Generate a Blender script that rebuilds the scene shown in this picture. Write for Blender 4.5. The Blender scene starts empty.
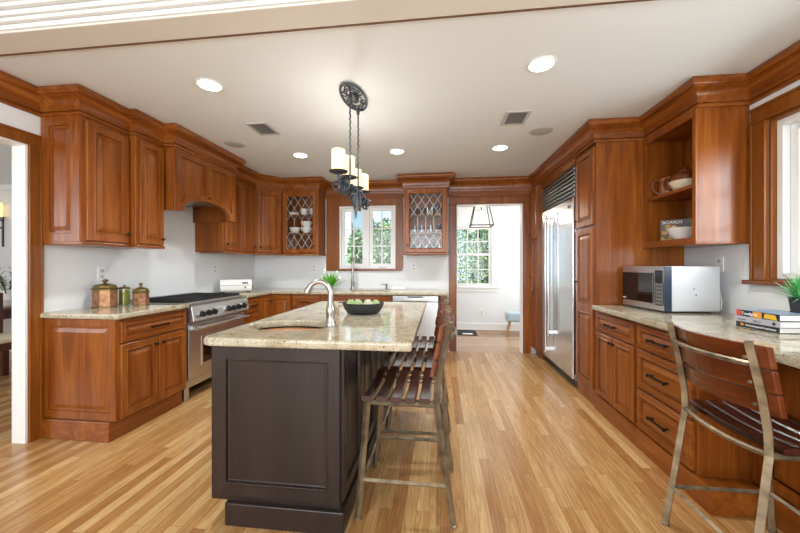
import bpy, bmesh, math, random
from mathutils import Vector, Matrix
random.seed(7)
PI = math.pi
SC = bpy.context.scene
COL = SC.collection

# ------------------------------------------------------------------ camera, world, light, exposure
cam_d = bpy.data.cameras.new('camera'); cam = bpy.data.objects.new('camera', cam_d); COL.objects.link(cam)
cam.location = (0, 0, 1.26); cam.rotation_euler = (PI/2, 0, .119)
cam_d.sensor_width = 36; cam_d.lens = 36*340/800; cam_d.clip_start = .02; cam_d.clip_end = 200
cam_d.shift_y = -.001
SC.camera = cam
SC.view_settings.view_transform = 'Standard'; SC.view_settings.look = 'None'
SC.view_settings.gamma = 1; SC.view_settings.use_curve_mapping = False
SC.view_settings.exposure = 0.88
SC.cycles.use_denoising = True
SC.cycles.max_bounces = 8; SC.cycles.diffuse_bounces = 5; SC.cycles.glossy_bounces = 4; SC.cycles.transmission_bounces = 6
SC.cycles.transparent_max_bounces = 12; SC.cycles.sample_clamp_indirect = 6; SC.cycles.caustics_reflective = False; SC.cycles.caustics_refractive = False

W = bpy.data.worlds.new('daylight'); SC.world = W; W.use_nodes = True
nt = W.node_tree; nt.nodes.clear()
wo = nt.nodes.new('ShaderNodeOutputWorld'); bg = nt.nodes.new('ShaderNodeBackground')
tc = nt.nodes.new('ShaderNodeTexCoord'); sp = nt.nodes.new('ShaderNodeSeparateXYZ'); cr = nt.nodes.new('ShaderNodeValToRGB')
nt.links.new(tc.outputs['Generated'], sp.inputs[0]); nt.links.new(sp.outputs['Z'], cr.inputs[0])
cr.color_ramp.elements[0].position = .0; cr.color_ramp.elements[0].color = (.60, .76, .94, 1)
cr.color_ramp.elements[1].position = .45; cr.color_ramp.elements[1].color = (.34, .58, .92, 1)
nt.links.new(cr.outputs[0], bg.inputs[0]); bg.inputs[1].default_value = 1.05
nt.links.new(bg.outputs[0], wo.inputs[0])

def area(name, loc, target, sx, sy, power, col=(1, 1, 1)):
    l = bpy.data.lights.new(name, 'AREA'); l.shape = 'RECTANGLE'; l.size = sx; l.size_y = sy; l.energy = power; l.color = col
    o = bpy.data.objects.new(name, l); COL.objects.link(o); o.location = loc
    o.rotation_euler = (Vector(target)-Vector(loc)).to_track_quat('-Z', 'Y').to_euler()
    return o
area('front_fill', (-.4, -3.1, 1.5), (-.4, 2, 1.35), 5.0, 2.2, 118, (.94, .975, 1))  # added fill lamp behind the camera; the window there is only assumed
sun_d = bpy.data.lights.new('sun', 'SUN'); sun_d.energy = 3.2; sun_d.angle = .01; sun_d.color = (1, .97, .9)
sun = bpy.data.objects.new('sun', sun_d); COL.objects.link(sun); sun.rotation_euler = Vector((.35, .75, -1.15)).to_track_quat('-Z', 'Y').to_euler()
area('daylight_side_window', (2.75, 1.6, 1.75), (0, 1.75, 1.5), 1.2, .95, 42, (.97, .985, 1))
area('rear_room_fill', (2.45, 6.0, 1.5), (0, 6, 1.2), 1.0, 1.3, 16, (.97, .985, 1))  # added area lamp to brighten the rear room; that wall has no window
area('dining_room_fill', (-5.6, -.6, 1.5), (-5.6, 4, 1.2), 2.4, 1.6, 42, (.97, .985, 1))  # added unseen area lamp standing inside the dining room to brighten it

# ------------------------------------------------------------------ materials
def lin(c):
    return tuple(((v/255)/12.92 if v/255 <= .04045 else ((v/255+.055)/1.055)**2.4) for v in c)+(1,)
M = {}
def mat(name, col, rough=.5, metal=0, spec=.5, emit=None, es=0, coat=0):
    m = bpy.data.materials.new(name); m.use_nodes = True; b = m.node_tree.nodes['Principled BSDF']
    b.inputs['Base Color'].default_value = lin(col); b.inputs['Roughness'].default_value = rough; b.inputs['Metallic'].default_value = metal
    b.inputs['Specular IOR Level'].default_value = spec; b.inputs['Coat Weight'].default_value = coat; b.inputs['Coat Roughness'].default_value = .12
    if emit: b.inputs['Emission Color'].default_value = lin(emit); b.inputs['Emission Strength'].default_value = es
    M[name] = m; return m
class NT:
    def __init__(s, m): s.t = m.node_tree; s.b = s.t.nodes['Principled BSDF']
    def n(s, typ, **k):
        x = s.t.nodes.new('ShaderNode'+typ)
        for a, v in k.items(): setattr(x, a, v)
        return x
    def l(s, a, b): s.t.links.new(a, b)
    def coords(s, scale, rand=True):
        tc = s.n('TexCoord'); mp = s.n('Mapping'); mp.inputs['Scale'].default_value = scale
        if rand:
            oi = s.n('ObjectInfo'); ml = s.n('Math', operation='MULTIPLY'); ml.inputs[1].default_value = 13.7; s.l(oi.outputs['Random'], ml.inputs[0])
            ad = s.n('VectorMath', operation='ADD'); s.l(tc.outputs['Object'], ad.inputs[0]); s.l(ml.outputs[0], ad.inputs[1]); s.l(ad.outputs[0], mp.inputs[0])
        else: s.l(tc.outputs['Object'], mp.inputs[0])
        return mp.outputs[0]
    def noise(s, vec, scale, detail=4, rough=.5, dist=0):
        x = s.n('TexNoise'); x.inputs['Scale'].default_value = scale; x.inputs['Detail'].default_value = detail
        x.inputs['Roughness'].default_value = rough; x.inputs['Distortion'].default_value = dist; s.l(vec, x.inputs['Vector']); return x.outputs['Fac']
    def ramp(s, fac, stops):
        x = s.n('ValToRGB'); e = x.color_ramp.elements
        while len(e) < len(stops): e.new(.5)
        for i, (p, c) in enumerate(stops): e[i].position = p; e[i].color = lin(c) if max(c) > 1 else tuple(c)+(1,)
        s.l(fac, x.inputs[0]); return x.outputs[0]
    def mix(s, fac, a, b, mode='MIX'):
        x = s.n('MixRGB', blend_type=mode)
        if isinstance(fac, (int, float)): x.inputs[0].default_value = fac
        else: s.l(fac, x.inputs[0])
        s.l(a, x.inputs[1]); s.l(b, x.inputs[2]) if not isinstance(b, tuple) else setattr(x.inputs[2], 'default_value', b); return x.outputs[0]
    def bump(s, h, st, d=.01):
        x = s.n('Bump'); x.inputs['Strength'].default_value = st; x.inputs['Distance'].default_value = d; s.l(h, x.inputs['Height']); s.l(x.outputs[0], s.b.inputs['Normal'])

def wood(name, c0, c1, c2, axis, rough=.3, coat=.12, spec=.35):
    m = mat(name, c1, rough, spec=spec, coat=coat); t = NT(m)
    sc = [9, 9, 9]; sc[axis] = .8
    v = t.coords(sc); a = t.noise(v, 1.0, 5, .55, 1.2)
    sc2 = [70, 70, 70]; sc2[axis] = 3
    b = t.noise(t.coords(sc2), 1.0, 3, .5)
    f = t.n('Math', operation='MULTIPLY_ADD'); f.inputs[1].default_value = .3; t.l(b, f.inputs[0])
    g = t.n('Math', operation='MULTIPLY'); g.inputs[1].default_value = .75; t.l(a, g.inputs[0]); t.l(g.outputs[0], f.inputs[2])
    t.l(t.ramp(f.outputs[0], [(.22, c0), (.5, c1), (.82, c2)]), t.b.inputs['Base Color'])
    return m
CH = ((79, 35, 8), (127, 66, 18), (168, 102, 36))
wood('cherry', *CH, 2); wood('cherry_flat', *CH, 0); wood('cherry_deep', *CH, 1)
wood('casing_v', (92, 48, 12), (126, 70, 20), (154, 94, 33), 2); wood('casing_h', (92, 48, 12), (126, 70, 20), (154, 94, 33), 1)
wood('walnut_seat', (36, 18, 14), (58, 28, 21), (80, 42, 31), 1, .25, .3)
wood('walnut_back', (62, 26, 10), (96, 44, 18), (126, 66, 32), 1, .25, .3)
wood('oak_leg', (150, 110, 66), (178, 138, 88), (196, 158, 108), 2, .45, 0)
wood('table_wood', (58, 28, 18), (84, 42, 26), (104, 56, 34), 0, .3)
m = wood('espresso', (27, 19, 17), (38, 28, 25), (52, 40, 34), 2, .34, .15)

def oak_floor(name, along_y=True, tones=None, width=.062):
    m = mat(name, (200, 155, 100), .24, spec=.5); t = NT(m)
    tc = t.n('TexCoord'); sp = t.n('SeparateXYZ'); cb = t.n('CombineXYZ'); t.l(tc.outputs['Object'], sp.inputs[0])
    A, C = sp.outputs['Y' if along_y else 'X'], sp.outputs['X' if along_y else 'Y']
    rw = t.n('Math', operation='DIVIDE'); rw.inputs[1].default_value = width; t.l(C, rw.inputs[0]); fl = t.n('Math', operation='FLOOR'); t.l(rw.outputs[0], fl.inputs[0])
    wn = t.n('TexWhiteNoise', noise_dimensions='1D'); t.l(fl.outputs[0], wn.inputs['W']); ad = t.n('Math', operation='MULTIPLY_ADD'); ad.inputs[1].default_value = 7.3; t.l(wn.outputs['Value'], ad.inputs[0]); t.l(A, ad.inputs[2])
    t.l(ad.outputs[0], cb.inputs['X']); t.l(C, cb.inputs['Y'])
    def brick(bw, rh, off, c1, c2, mo):
        b = t.n('TexBrick'); b.offset = off; b.offset_frequency = 1; b.inputs['Scale'].default_value = 1; b.inputs['Brick Width'].default_value = bw; b.inputs['Row Height'].default_value = rh
        b.inputs['Mortar Size'].default_value = mo; b.inputs['Mortar Smooth'].default_value = .1; b.inputs['Bias'].default_value = 0
        b.inputs['Color1'].default_value = c1; b.inputs['Color2'].default_value = c2; b.inputs['Mortar'].default_value = (0, 0, 0, 1); t.l(cb.outputs[0], b.inputs['Vector']); return b
    b = brick(1.15, width, 0, (0, 0, 0, 1), (1, 1, 1, 1), .0009)
    tones = tones or [(0, (164, 116, 68)), (.25, (182, 138, 86)), (.7, (195, 155, 102)), (1, (205, 170, 118))]
    base = t.ramp(b.outputs['Color'], tones)
    # grain: shift the noise by the board's own random tone, so figure breaks at every board
    sh = t.n('VectorMath', operation='MULTIPLY_ADD'); t.l(b.outputs['Color'], sh.inputs[0]); sh.inputs[1].default_value = (37, 51, 13)
    sc = t.n('VectorMath', operation='MULTIPLY'); t.l(cb.outputs[0], sc.inputs[0]); sc.inputs[1].default_value = (1.1, 22, 1); t.l(sc.outputs[0], sh.inputs[2])
    g1 = t.noise(sh.outputs[0], 1.0, 4, .55, 1.6)
    wv = t.n('Math', operation='MULTIPLY'); wv.inputs[1].default_value = 34; t.l(g1, wv.inputs[0])
    sn = t.n('Math', operation='SINE'); t.l(wv.outputs[0], sn.inputs[0])
    fig = t.ramp(sn.outputs[0], [(.0, (.62, .50, .38)), (.22, (1, 1, 1)), (1, (1, 1, 1))])
    c = t.mix(.5, base, fig, 'MULTIPLY')
    sc2 = t.n('VectorMath', operation='MULTIPLY'); t.l(cb.outputs[0], sc2.inputs[0]); sc2.inputs[1].default_value = (7, 260, 1)
    g2 = t.noise(sc2.outputs[0], 1.0, 2)
    c = t.mix(.35, c, t.ramp(g2, [(.35, (.72, .62, .5)), (.6, (1, 1, 1))]), 'MULTIPLY')
    c = t.mix(b.outputs['Fac'], c, lin((110, 74, 40)))
    t.l(c, t.b.inputs['Base Color'])
    return m
oak_floor('oak_floor'); oak_floor('oak_threshold', False, [(0, (170, 138, 108)), (.5, (188, 156, 126)), (1, (198, 170, 140))], .085)
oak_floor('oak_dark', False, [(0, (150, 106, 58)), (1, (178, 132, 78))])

def granite(name):
    m = mat(name, (200, 190, 160), .07, spec=.55); t = NT(m)
    tc = t.n('TexCoord'); v = tc.outputs['Object']
    a = t.noise(v, 13, 6, .65, .6); base = t.ramp(a, [(.3, (136, 123, 94)), (.45, (170, 160, 134)), (.6, (184, 177, 156)), (.75, (158, 149, 128))])
    b = t.noise(v, 80, 5, .65, .3); c = t.mix(t.ramp(b, [(.54, (0, 0, 0)), (.66, (.8, .8, .8))]), base, lin((176, 152, 108)))
    d = t.noise(v, 105, 4, .7, .6); c = t.mix(t.ramp(d, [(.59, (0, 0, 0)), (.63, (1, 1, 1))]), c, lin((70, 58, 46)))
    e = t.noise(v, 150, 3, .6); c = t.mix(t.ramp(e, [(.6, (0, 0, 0)), (.68, (.8, .8, .8))]), c, lin((236, 232, 218)))
    t.l(c, t.b.inputs['Base Color'])
granite('granite')
def speck(name, col, rough=.6, sc=60, st=.05):
    m = mat(name, col, rough, spec=.3); t = NT(m); t.bump(t.noise(t.coords((1, 1, 1), False), sc, 4), st, .004); return m
speck('wall_paint', (229, 231, 232)); speck('ceiling_paint', (230, 236, 240), .8); speck('white_trim', (236, 236, 234), .4, 20, .02)
speck('soffit_paint', (222, 219, 212), .7)
def steel(name, col=(190, 190, 188), rough=.27, axis=2):
    m = mat(name, col, rough, 1); t = NT(m); s = [300, 300, 300]; s[axis] = 3
    n = t.noise(t.coords(s), 1, 2); r = t.n('MapRange'); r.inputs['To Min'].default_value = rough-.06; r.inputs['To Max'].default_value = rough+.08
    t.l(n, r.inputs[0]); t.l(r.outputs[0], t.b.inputs['Roughness']); return m
steel('steel', (206, 206, 204), .34); steel('steel_h', (206, 206, 204), .34, axis=0); steel('steel_bright', (214, 215, 216), .17); steel('nickel', (168, 164, 158), .3); mat('satin_silver', (206, 209, 212), .4, .25)
m = mat('stool_metal', (170, 158, 138), .36, .6); t = NT(m); t.l(t.ramp(t.noise(t.coords((1, 1, 1)), 16, 4), [(.3, (98, 86, 68)), (.5, (138, 124, 100)), (.75, (164, 150, 124))]), t.b.inputs['Base Color'])
mat('bronze', (46, 36, 30), .38, .8); mat('iron', (74, 78, 84), .42, .6); mat('black_iron', (16, 16, 18), .6, 0); mat('black_glass', (22, 14, 12), .05, 0, .6)
mat('black_plastic', (22, 22, 24), .35); mat('navy_plastic', (34, 48, 66), .3); mat('white_enamel', (240, 240, 236), .15); mat('china', (240, 238, 232), .15)
mat('plate_white', (238, 238, 236), .35); mat('slot_grey', (120, 120, 118), .5); mat('grille_grey', (190, 190, 186), .5); mat('grille_dark', (90, 90, 88), .6); mat('speaker_grey', (186, 188, 184), .7)
mat('lead', (222, 220, 214), .35, .3); mat('bowl_black', (40, 40, 42), .5); mat('pale_green', (196, 212, 160), .5); mat('pale_cream', (226, 226, 204), .5)
mat('tulip_white', (244, 244, 236), .5); mat('fresh_green', (104, 190, 52), .45); mat('towel', (240, 238, 236), .9)
mat('brass', (122, 104, 62), .4, .8); mat('jar_green', (150, 150, 40), .2); mat('stoneware_brown', (110, 52, 26), .15); mat('stoneware_cream', (226, 214, 184), .2); mat('stoneware_tan', (150, 96, 60), .3)
m = mat('copper', (176, 118, 80), .4, .6); t = NT(m); t.l(t.ramp(t.noise(t.coords((1, 1, 1)), 30, 4), [(.3, (122, 82, 56)), (.55, (164, 118, 86)), (.75, (188, 146, 112))]), t.b.inputs['Base Color'])
mat('blue_fabric', (176, 196, 206), .9); mat('cream_fabric', (226, 214, 186), .9); mat('paper', (236, 234, 226), .8); mat('mat_dark', (40, 44, 50), .9)
mat('book_navy', (34, 44, 60), .35); mat('book_blue', (150, 176, 206), .3); mat('book_grey', (176, 176, 182), .4); mat('book_black', (50, 50, 54), .4)
mat('book_red', (206, 78, 58), .4); mat('book_orange', (224, 150, 56), .4); mat('book_yellow', (228, 182, 50), .4); mat('ink_white', (240, 240, 240), .5); mat('ink_dark', (60, 60, 66), .5)
mat('cover_brown', (84, 66, 62), .4); mat('pot_dark', (58, 58, 60), .5); mat('soil', (60, 44, 32), .9); mat('bark', (86, 70, 54), .9); mat('neighbour_white', (238, 240, 242), .8); mat('lawn', (96, 128, 60), .9); mat('roof_grey', (120, 122, 128), .8)
mat('candle_glass', (246, 230, 190), .4, emit=(255, 224, 160), es=.5); mat('lamp_lens', (255, 252, 244), .4, emit=(255, 250, 238), es=5); mat('bulb', (255, 220, 160), .3, emit=(255, 205, 130), es=7)
mat('seam_brown', (104, 70, 52), .6); mat('sink_copper', (214, 150, 104), .3, .7)
def leafy(name, stops):
    m = mat(name, (80, 130, 50), .6, spec=.3); t = NT(m); g = t.n('NewGeometry'); t.l(t.ramp(g.outputs['Random Per Island'], stops), t.b.inputs['Base Color'])
    t.b.inputs['Transmission Weight'].default_value = 0
leafy('bush_leaf', [(0, (62, 96, 48)), (.4, (110, 146, 80)), (.75, (166, 190, 120)), (1, (214, 224, 176))])
leafy('grass_leaf', [(0, (50, 140, 74)), (.5, (92, 182, 104)), (1, (150, 216, 150))])
leafy('olive_leaf', [(0, (70, 96, 70)), (1, (140, 160, 128))])
leafy('herb_cover', [(0, (70, 90, 40)), (.4, (190, 170, 90)), (.7, (210, 130, 60)), (1, (226, 220, 190))])
def pane_mat(name, tint=(1, 1, 1), refl=.022):
    m = bpy.data.materials.new(name); m.use_nodes = True; t = m.node_tree; t.nodes.clear()
    o = t.nodes.new('ShaderNodeOutputMaterial'); mx = t.nodes.new('ShaderNodeMixShader'); tr = t.nodes.new('ShaderNodeBsdfTransparent'); gl = t.nodes.new('ShaderNodeBsdfGlossy')
    tr.inputs[0].default_value = tint+(1,); gl.inputs['Roughness'].default_value = .02
    lw = t.nodes.new('ShaderNodeLayerWeight'); lw.inputs[0].default_value = .25; ma = t.nodes.new('ShaderNodeMath'); ma.operation = 'MULTIPLY_ADD'; ma.inputs[1].default_value = .35; ma.inputs[2].default_value = refl
    t.links.new(lw.outputs['Facing'], ma.inputs[0]); t.links.new(ma.outputs[0], mx.inputs[0]); t.links.new(tr.outputs[0], mx.inputs[1]); t.links.new(gl.outputs[0], mx.inputs[2]); t.links.new(mx.outputs[0], o.inputs[0])
    M[name] = m
pane_mat('glass', (.97, .98, .98)); pane_mat('drink_glass', (.86, .9, .93), .12); pane_mat('blue_glass', (.55, .68, .86), .12)

# ------------------------------------------------------------------ mesh helpers
class MB:
    def __init__(s): s.v = []; s.f = []; s.mi = []
    def add(s, vs, fs, mi=0):
        k = len(s.v); s.v += [tuple(v) for v in vs]; s.f += [[i+k for i in f] for f in fs]; s.mi += [mi]*len(fs); return s
    def box(s, x0, y0, z0, x1, y1, z1, mi=0, rot=None):
        vs = [Vector((x, y, z)) for x in (x0, x1) for y in (y0, y1) for z in (z0, z1)]
        if rot:
            c = Vector(((x0+x1)/2, (y0+y1)/2, (z0+z1)/2)); vs = [rot @ (v-c)+c for v in vs]
        return s.add(vs, [(0, 1, 3, 2), (4, 6, 7, 5), (0, 4, 5, 1), (2, 3, 7, 6), (0, 2, 6, 4), (1, 5, 7, 3)], mi)
    def tube(s, pts, r, n=8, closed=False, mi=0, twist=0, up=None):
        pts = [Vector(p) for p in pts]; N = len(pts); rs = r if isinstance(r, (list, tuple)) else [r]*N; vs = []; prev = None
        for i, p in enumerate(pts):
            a = pts[(i-1) % N] if (i > 0 or closed) else p; b = pts[(i+1) % N] if (i < N-1 or closed) else p
            d = (b-a).normalized()
            if prev is None:
                u = Vector(up) if up else (Vector((0, 0, 1)) if abs(d.z) < .9 else Vector((1, 0, 0)))
            else: u = prev
            u = (u-d*u.dot(d)).normalized(); prev = u; w = d.cross(u)
            for k in range(n):
                t = 2*PI*(k+.5)/n+twist*i
                vs.append(p+(u*math.cos(t)+w*math.sin(t))*rs[i])
        fs = []
        for i in range(N if closed else N-1):
            j = (i+1) % N
            for k in range(n): fs.append((i*n+k, i*n+(k+1) % n, j*n+(k+1) % n, j*n+k))
        if not closed: fs.append(tuple(range(n))[::-1]); fs.append(tuple((N-1)*n+k for k in range(n)))
        return s.add(vs, fs, mi)
    def lathe(s, prof, c=(0, 0, 0), n=20, mi=0, sx=1, sy=1):
        vs = []; fs = []; N = len(prof)
        for r, z in prof:
            for k in range(n):
                a = 2*PI*(k+.5)/n; vs.append((c[0]+r*math.cos(a)*sx, c[1]+r*math.sin(a)*sy, c[2]+z))
        for i in range(N-1):
            for k in range(n): fs.append((i*n+k, i*n+(k+1) % n, (i+1)*n+(k+1) % n, (i+1)*n+k))
        if prof[0][0] > 1e-5: fs.append(tuple(range(n))[::-1])
        if prof[-1][0] > 1e-5: fs.append(tuple((N-1)*n+k for k in range(n)))
        return s.add(vs, fs, mi)
    def ball(s, c, r, n=12, mi=0, sz=1):
        return s.lathe([(r*math.sin(PI*i/8), -r*sz*math.cos(PI*i/8)) for i in range(9)], c, n, mi)
    def rings(s, O, U, V, N_, w, h, rg, mi=0, cap=True):
        O, U, V, N_ = map(Vector, (O, U, V, N_)); vs = []; fs = []
        for ins, d in rg:
            for a, b in ((ins, ins), (w-ins, ins), (w-ins, h-ins), (ins, h-ins)): vs.append(O+U*a+V*b+N_*d)
        for i in range(len(rg)-1):
            for k in range(4): fs.append((i*4+k, i*4+(k+1) % 4, i*4+4+(k+1) % 4, i*4+4+k))
        if cap: e = (len(rg)-1)*4; fs.append((e, e+1, e+2, e+3))
        return s.add(vs, fs, mi)
    def sweep(s, path, prof, mi=0):
        path = [Vector((p[0], p[1])) for p in path]; K = len(prof); vs = []; fs = []
        for i, p in enumerate(path):
            ns = []
            for a, b in ((i-1, i), (i, i+1)):
                if a >= 0 and b < len(path): d = (path[b]-path[a]).normalized(); ns.append(Vector((d.y, -d.x)))
            m_ = ns[0] if len(ns) == 1 else (ns[0]+ns[1])/(1+ns[0].dot(ns[1]))
            for o, z in prof: q = p+m_*o; vs.append((q.x, q.y, z))
        for i in range(len(path)-1):
            for k in range(K-1): fs.append((i*K+k, i*K+k+1, (i+1)*K+k+1, (i+1)*K+k))
        fs.append(tuple(range(K))); fs.append(tuple((len(path)-1)*K+k for k in range(K))[::-1])
        return s.add(vs, fs, mi)
    def prism(s, poly, a0, a1, axis='y', mi=0):
        n = len(poly)
        def P(p, a): return {'y': (p[0], a, p[1]), 'x': (a, p[0], p[1]), 'z': (p[0], p[1], a)}[axis]
        vs = [P(p, a0) for p in poly]+[P(p, a1) for p in poly]
        return s.add(vs, [tuple(range(n)), tuple(range(2*n-1, n-1, -1))]+[(i, i+n, (i+1) % n+n, (i+1) % n) for i in range(n)], mi)
    def build(s, name, mats, parent=None, smooth=False, bevel=0, seg=2):
        me = bpy.data.meshes.new(name); me.from_pydata(s.v, [], s.f)
        mats = mats if isinstance(mats, (list, tuple)) else [mats]
        for x in mats: me.materials.append(M[x])
        me.polygons.foreach_set('material_index', s.mi)
        bm = bmesh.new(); bm.from_mesh(me); bmesh.ops.remove_doubles(bm, verts=bm.verts, dist=1e-6); bmesh.ops.recalc_face_normals(bm, faces=bm.faces); bm.to_mesh(me); bm.free()
        o = bpy.data.objects.new(name, me); COL.objects.link(o)
        if parent: o.parent = parent
        if smooth:
            me.polygons.foreach_set('use_smooth', [True]*len(me.polygons)); me.set_sharp_from_angle(angle=math.radians(38))
        if bevel:
            b = o.modifiers.new('edge', 'BEVEL'); b.width = bevel; b.segments = seg; b.limit_method = 'ANGLE'; b.angle_limit = math.radians(40)
        me.update(); return o
def tag(o, label, cat, group=None):
    o['label'] = label; o['category'] = cat
    if group: o['group'] = group
    return o
def thing(name, label, cat, loc=(0, 0, 0), rz=0, group=None):
    o = bpy.data.objects.new(name, None); COL.objects.link(o); o.empty_display_size = .05; o.location = loc; o.rotation_euler = (0, 0, rz)
    return tag(o, label, cat, group)
def struct(o): o['kind'] = 'structure'; return o
def dup(o, loc, rz, label, parent=None):
    c = o.copy(); COL.objects.link(c)
    if parent: c.parent = parent
    else:
        c.location = loc; c.rotation_euler = (0, 0, rz); c['label'] = label
    for ch in list(o.children): dup(ch, None, None, None, c)
    return c
def empty_part(name, parent):
    o = bpy.data.objects.new(name, None); COL.objects.link(o); o.parent = parent; return o
def slab(name, outer, holes, z0, z1, m, bevel=.01, parent=None):
    """a slab of any outline with holes"""
    bm = bmesh.new(); es = []; loops = [outer]+holes; rings_ = []
    for lp in loops:
        vs = [bm.verts.new((x, y, z1)) for x, y in lp]; rings_.append(vs)
        for i in range(len(vs)): es.append(bm.edges.new((vs[i], vs[(i+1) % len(vs)])))
    fs = bmesh.ops.triangle_fill(bm, use_beauty=True, use_dissolve=False, edges=es)['geom']
    fs = [f for f in fs if isinstance(f, bmesh.types.BMFace)]
    r = bmesh.ops.extrude_face_region(bm, geom=fs); dn = [v for v in r['geom'] if isinstance(v, bmesh.types.BMVert)]
    bmesh.ops.translate(bm, verts=dn, vec=(0, 0, z0-z1)); bmesh.ops.recalc_face_normals(bm, faces=bm.faces)
    me = bpy.data.meshes.new(name); bm.to_mesh(me); bm.free(); me.materials.append(M[m]); o = bpy.data.objects.new(name, me); COL.objects.link(o)
    if parent: o.parent = parent
    if bevel:
        b = o.modifiers.new('edge', 'BEVEL'); b.width = bevel; b.segments = 3; b.limit_method = 'ANGLE'; b.angle_limit = math.radians(60)
    return o
def rrect(x0, y0, x1, y1, r, n=6):
    out = []
    for cx, cy, a0 in ((x1-r, y0+r, -PI/2), (x1-r, y1-r, 0), (x0+r, y1-r, PI/2), (x0+r, y0+r, PI)):
        for i in range(n+1): a = a0+PI/2*i/n; out.append((cx+r*math.cos(a), cy+r*math.sin(a)))
    return out
def text(body, size, m, parent, O, U, V, N_, name='lettering', depth=.0006, align='LEFT'):
    """real lettering as a mesh laid on a plane"""
    c = bpy.data.curves.new('t', 'FONT'); c.body = body; c.size = size; c.extrude = depth; c.align_x = align; c.resolution_u = 2
    o = bpy.data.objects.new('t', c); COL.objects.link(o); dg = bpy.context.evaluated_depsgraph_get(); dg.update()
    me = bpy.data.meshes.new_from_object(o.evaluated_get(dg)); bpy.data.objects.remove(o)
    U, V, N_ = map(Vector, (U, V, N_)); O = Vector(O)
    for v in me.vertices: p = v.co.copy(); v.co = O+U*p.x+V*p.y+N_*p.z
    me.materials.clear(); me.materials.append(M[m]); q = bpy.data.objects.new(name, me); COL.objects.link(q); q.parent = parent; return q

# ------------------------------------------------------------------ the setting
XL, XR, YB, ZC = -2.92, 2.09, 5.08, 2.53
def wall(name, axis, a, b, c0, c1, z0, z1, holes, m='wall_paint'):
    """a wall between planes a, b on one axis, running c0..c1 on the other, with rectangular holes (c0, c1, z0, z1)"""
    cs = sorted({c0, c1, *[h[0] for h in holes], *[h[1] for h in holes]}); zs = sorted({z0, z1, *[h[2] for h in holes], *[h[3] for h in holes]}); mb = MB()
    for i in range(len(cs)-1):
        for j in range(len(zs)-1):
            mc, mz = (cs[i]+cs[i+1])/2, (zs[j]+zs[j+1])/2
            if any(h[0] < mc < h[1] and h[2] < mz < h[3] for h in holes): continue
            if axis == 'x': mb.box(a, cs[i], zs[j], b, cs[i+1], zs[j+1])
            else: mb.box(cs[i], a, zs[j], cs[i+1], b, zs[j+1])
    return struct(mb.build(name, m))
DL = (.95, 2.088, 0, 2.125)                 # doorway to the dining room
WB = (-1.545, -.672, 1.215, 2.17)          # window over the sink
DB = (.232, 1.175, 0, 2.16)                # doorway at the back
WR = (1.15, 2.45, 1.165, 2.20)             # window above the desk counter
WM = (.27, 1.0, .85, 2.04)                 # window of the room behind
wall('wall_left', 'x', -3.03, XL, -3.3, YB+.13, 0, 2.75, [DL])
wall('wall_back', 'y', YB, YB+.13, XL, 2.6, 0, 2.75, [WB, DB])
wall('wall_right', 'x', XR, XR+.15, -3.3, YB, 0, 2.75, [WR])
wall('wall_front', 'y', -3.45, -3.3, -7.6, XR+.15, 0, 2.8, [(-2.4, 1.6, .5, 2.4)])
struct(MB().box(-7.6, -3.3, -.06, XR+.15, 5.03, 0).box(-7.6, 5.03, -.06, -.45, 5.21, 0).build('floor', 'oak_floor'))
struct(MB().box(-.45, 5.03, -.06, 2.7, 6.17, .001).build('floor_rear', 'oak_threshold'))
struct(MB().box(-.45, 6.17, -.06, 2.7, 6.95, 0).build('floor_far', 'oak_dark'))
struct(MB().box(XL, 1.74, ZC, XR, YB, ZC+.1).build('ceiling', 'ceiling_paint'))
struct(MB().box(XL, -3.3, 2.66, XR, 1.58, 2.75).build('ceiling_front', 'ceiling_paint'))
struct(MB().box(XL, 1.58, ZC-.006, XR, 1.74, 2.74).build('beam', 'soffit_paint', bevel=.004))
struct(MB().box(XL, 1.741, ZC-.009, XR, 1.749, ZC+.001).build('trim_1', 'seam_brown'))
b = MB()
for i, (o, z0, z1) in enumerate([(.012, 2.535, 2.56), (.03, 2.565, 2.585), (.045, 2.585, 2.61), (.065, 2.615, 2.635), (.085, 2.635, 2.66)]): b.box(XL, 1.58-o, z0, XR, 1.58, z1)
struct(b.build('trim_2', 'white_trim', bevel=.004))
# room behind
wall('wall_rear', 'y', 6.82, 6.95, -.45, 2.7, 0, 2.6, [WM])
wall('wall_rear_left', 'x', -.45, -.35, YB+.13, 6.82, 0, 2.6, [])
wall('wall_rear_right', 'x', 2.6, 2.7, YB, 6.95, 0, 2.6, [])
struct(MB().box(-.45, YB+.13, 2.45, 2.7, 6.95, 2.55).build('ceiling_rear', 'ceiling_paint'))
struct(MB().box(-.35, 6.80, 0, 2.6, 6.82, .13).box(-.35, 6.79, 0, 2.6, 6.82, .02).build('baseboard_rear', 'white_trim', bevel=.004))
# dining room beyond the doorway
wall('wall_dining', 'y', 4.3, 4.4, -7.6, -3.03, 0, 2.75, [])
wall('wall_dining_side', 'x', -7.7, -7.6, -3.3, 4.4, 0, 2.75, [])
struct(MB().box(-7.6, -3.3, 2.45  , -3.03, 4.3, 2.55).build('ceiling_dining', 'ceiling_paint'))
struct(MB().box(-7.6, 4.25, 2.36  , -3.03, 4.3, 2.45).box(-7.6, 4.28, 2.31  , -3.03, 4.3, 2.36).build('trim_3', 'white_trim', bevel=.005))
struct(MB().box(-7.6, 4.285, 0, -3.03, 4.3, .13).build('baseboard_dining', 'white_trim', bevel=.004))

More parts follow.
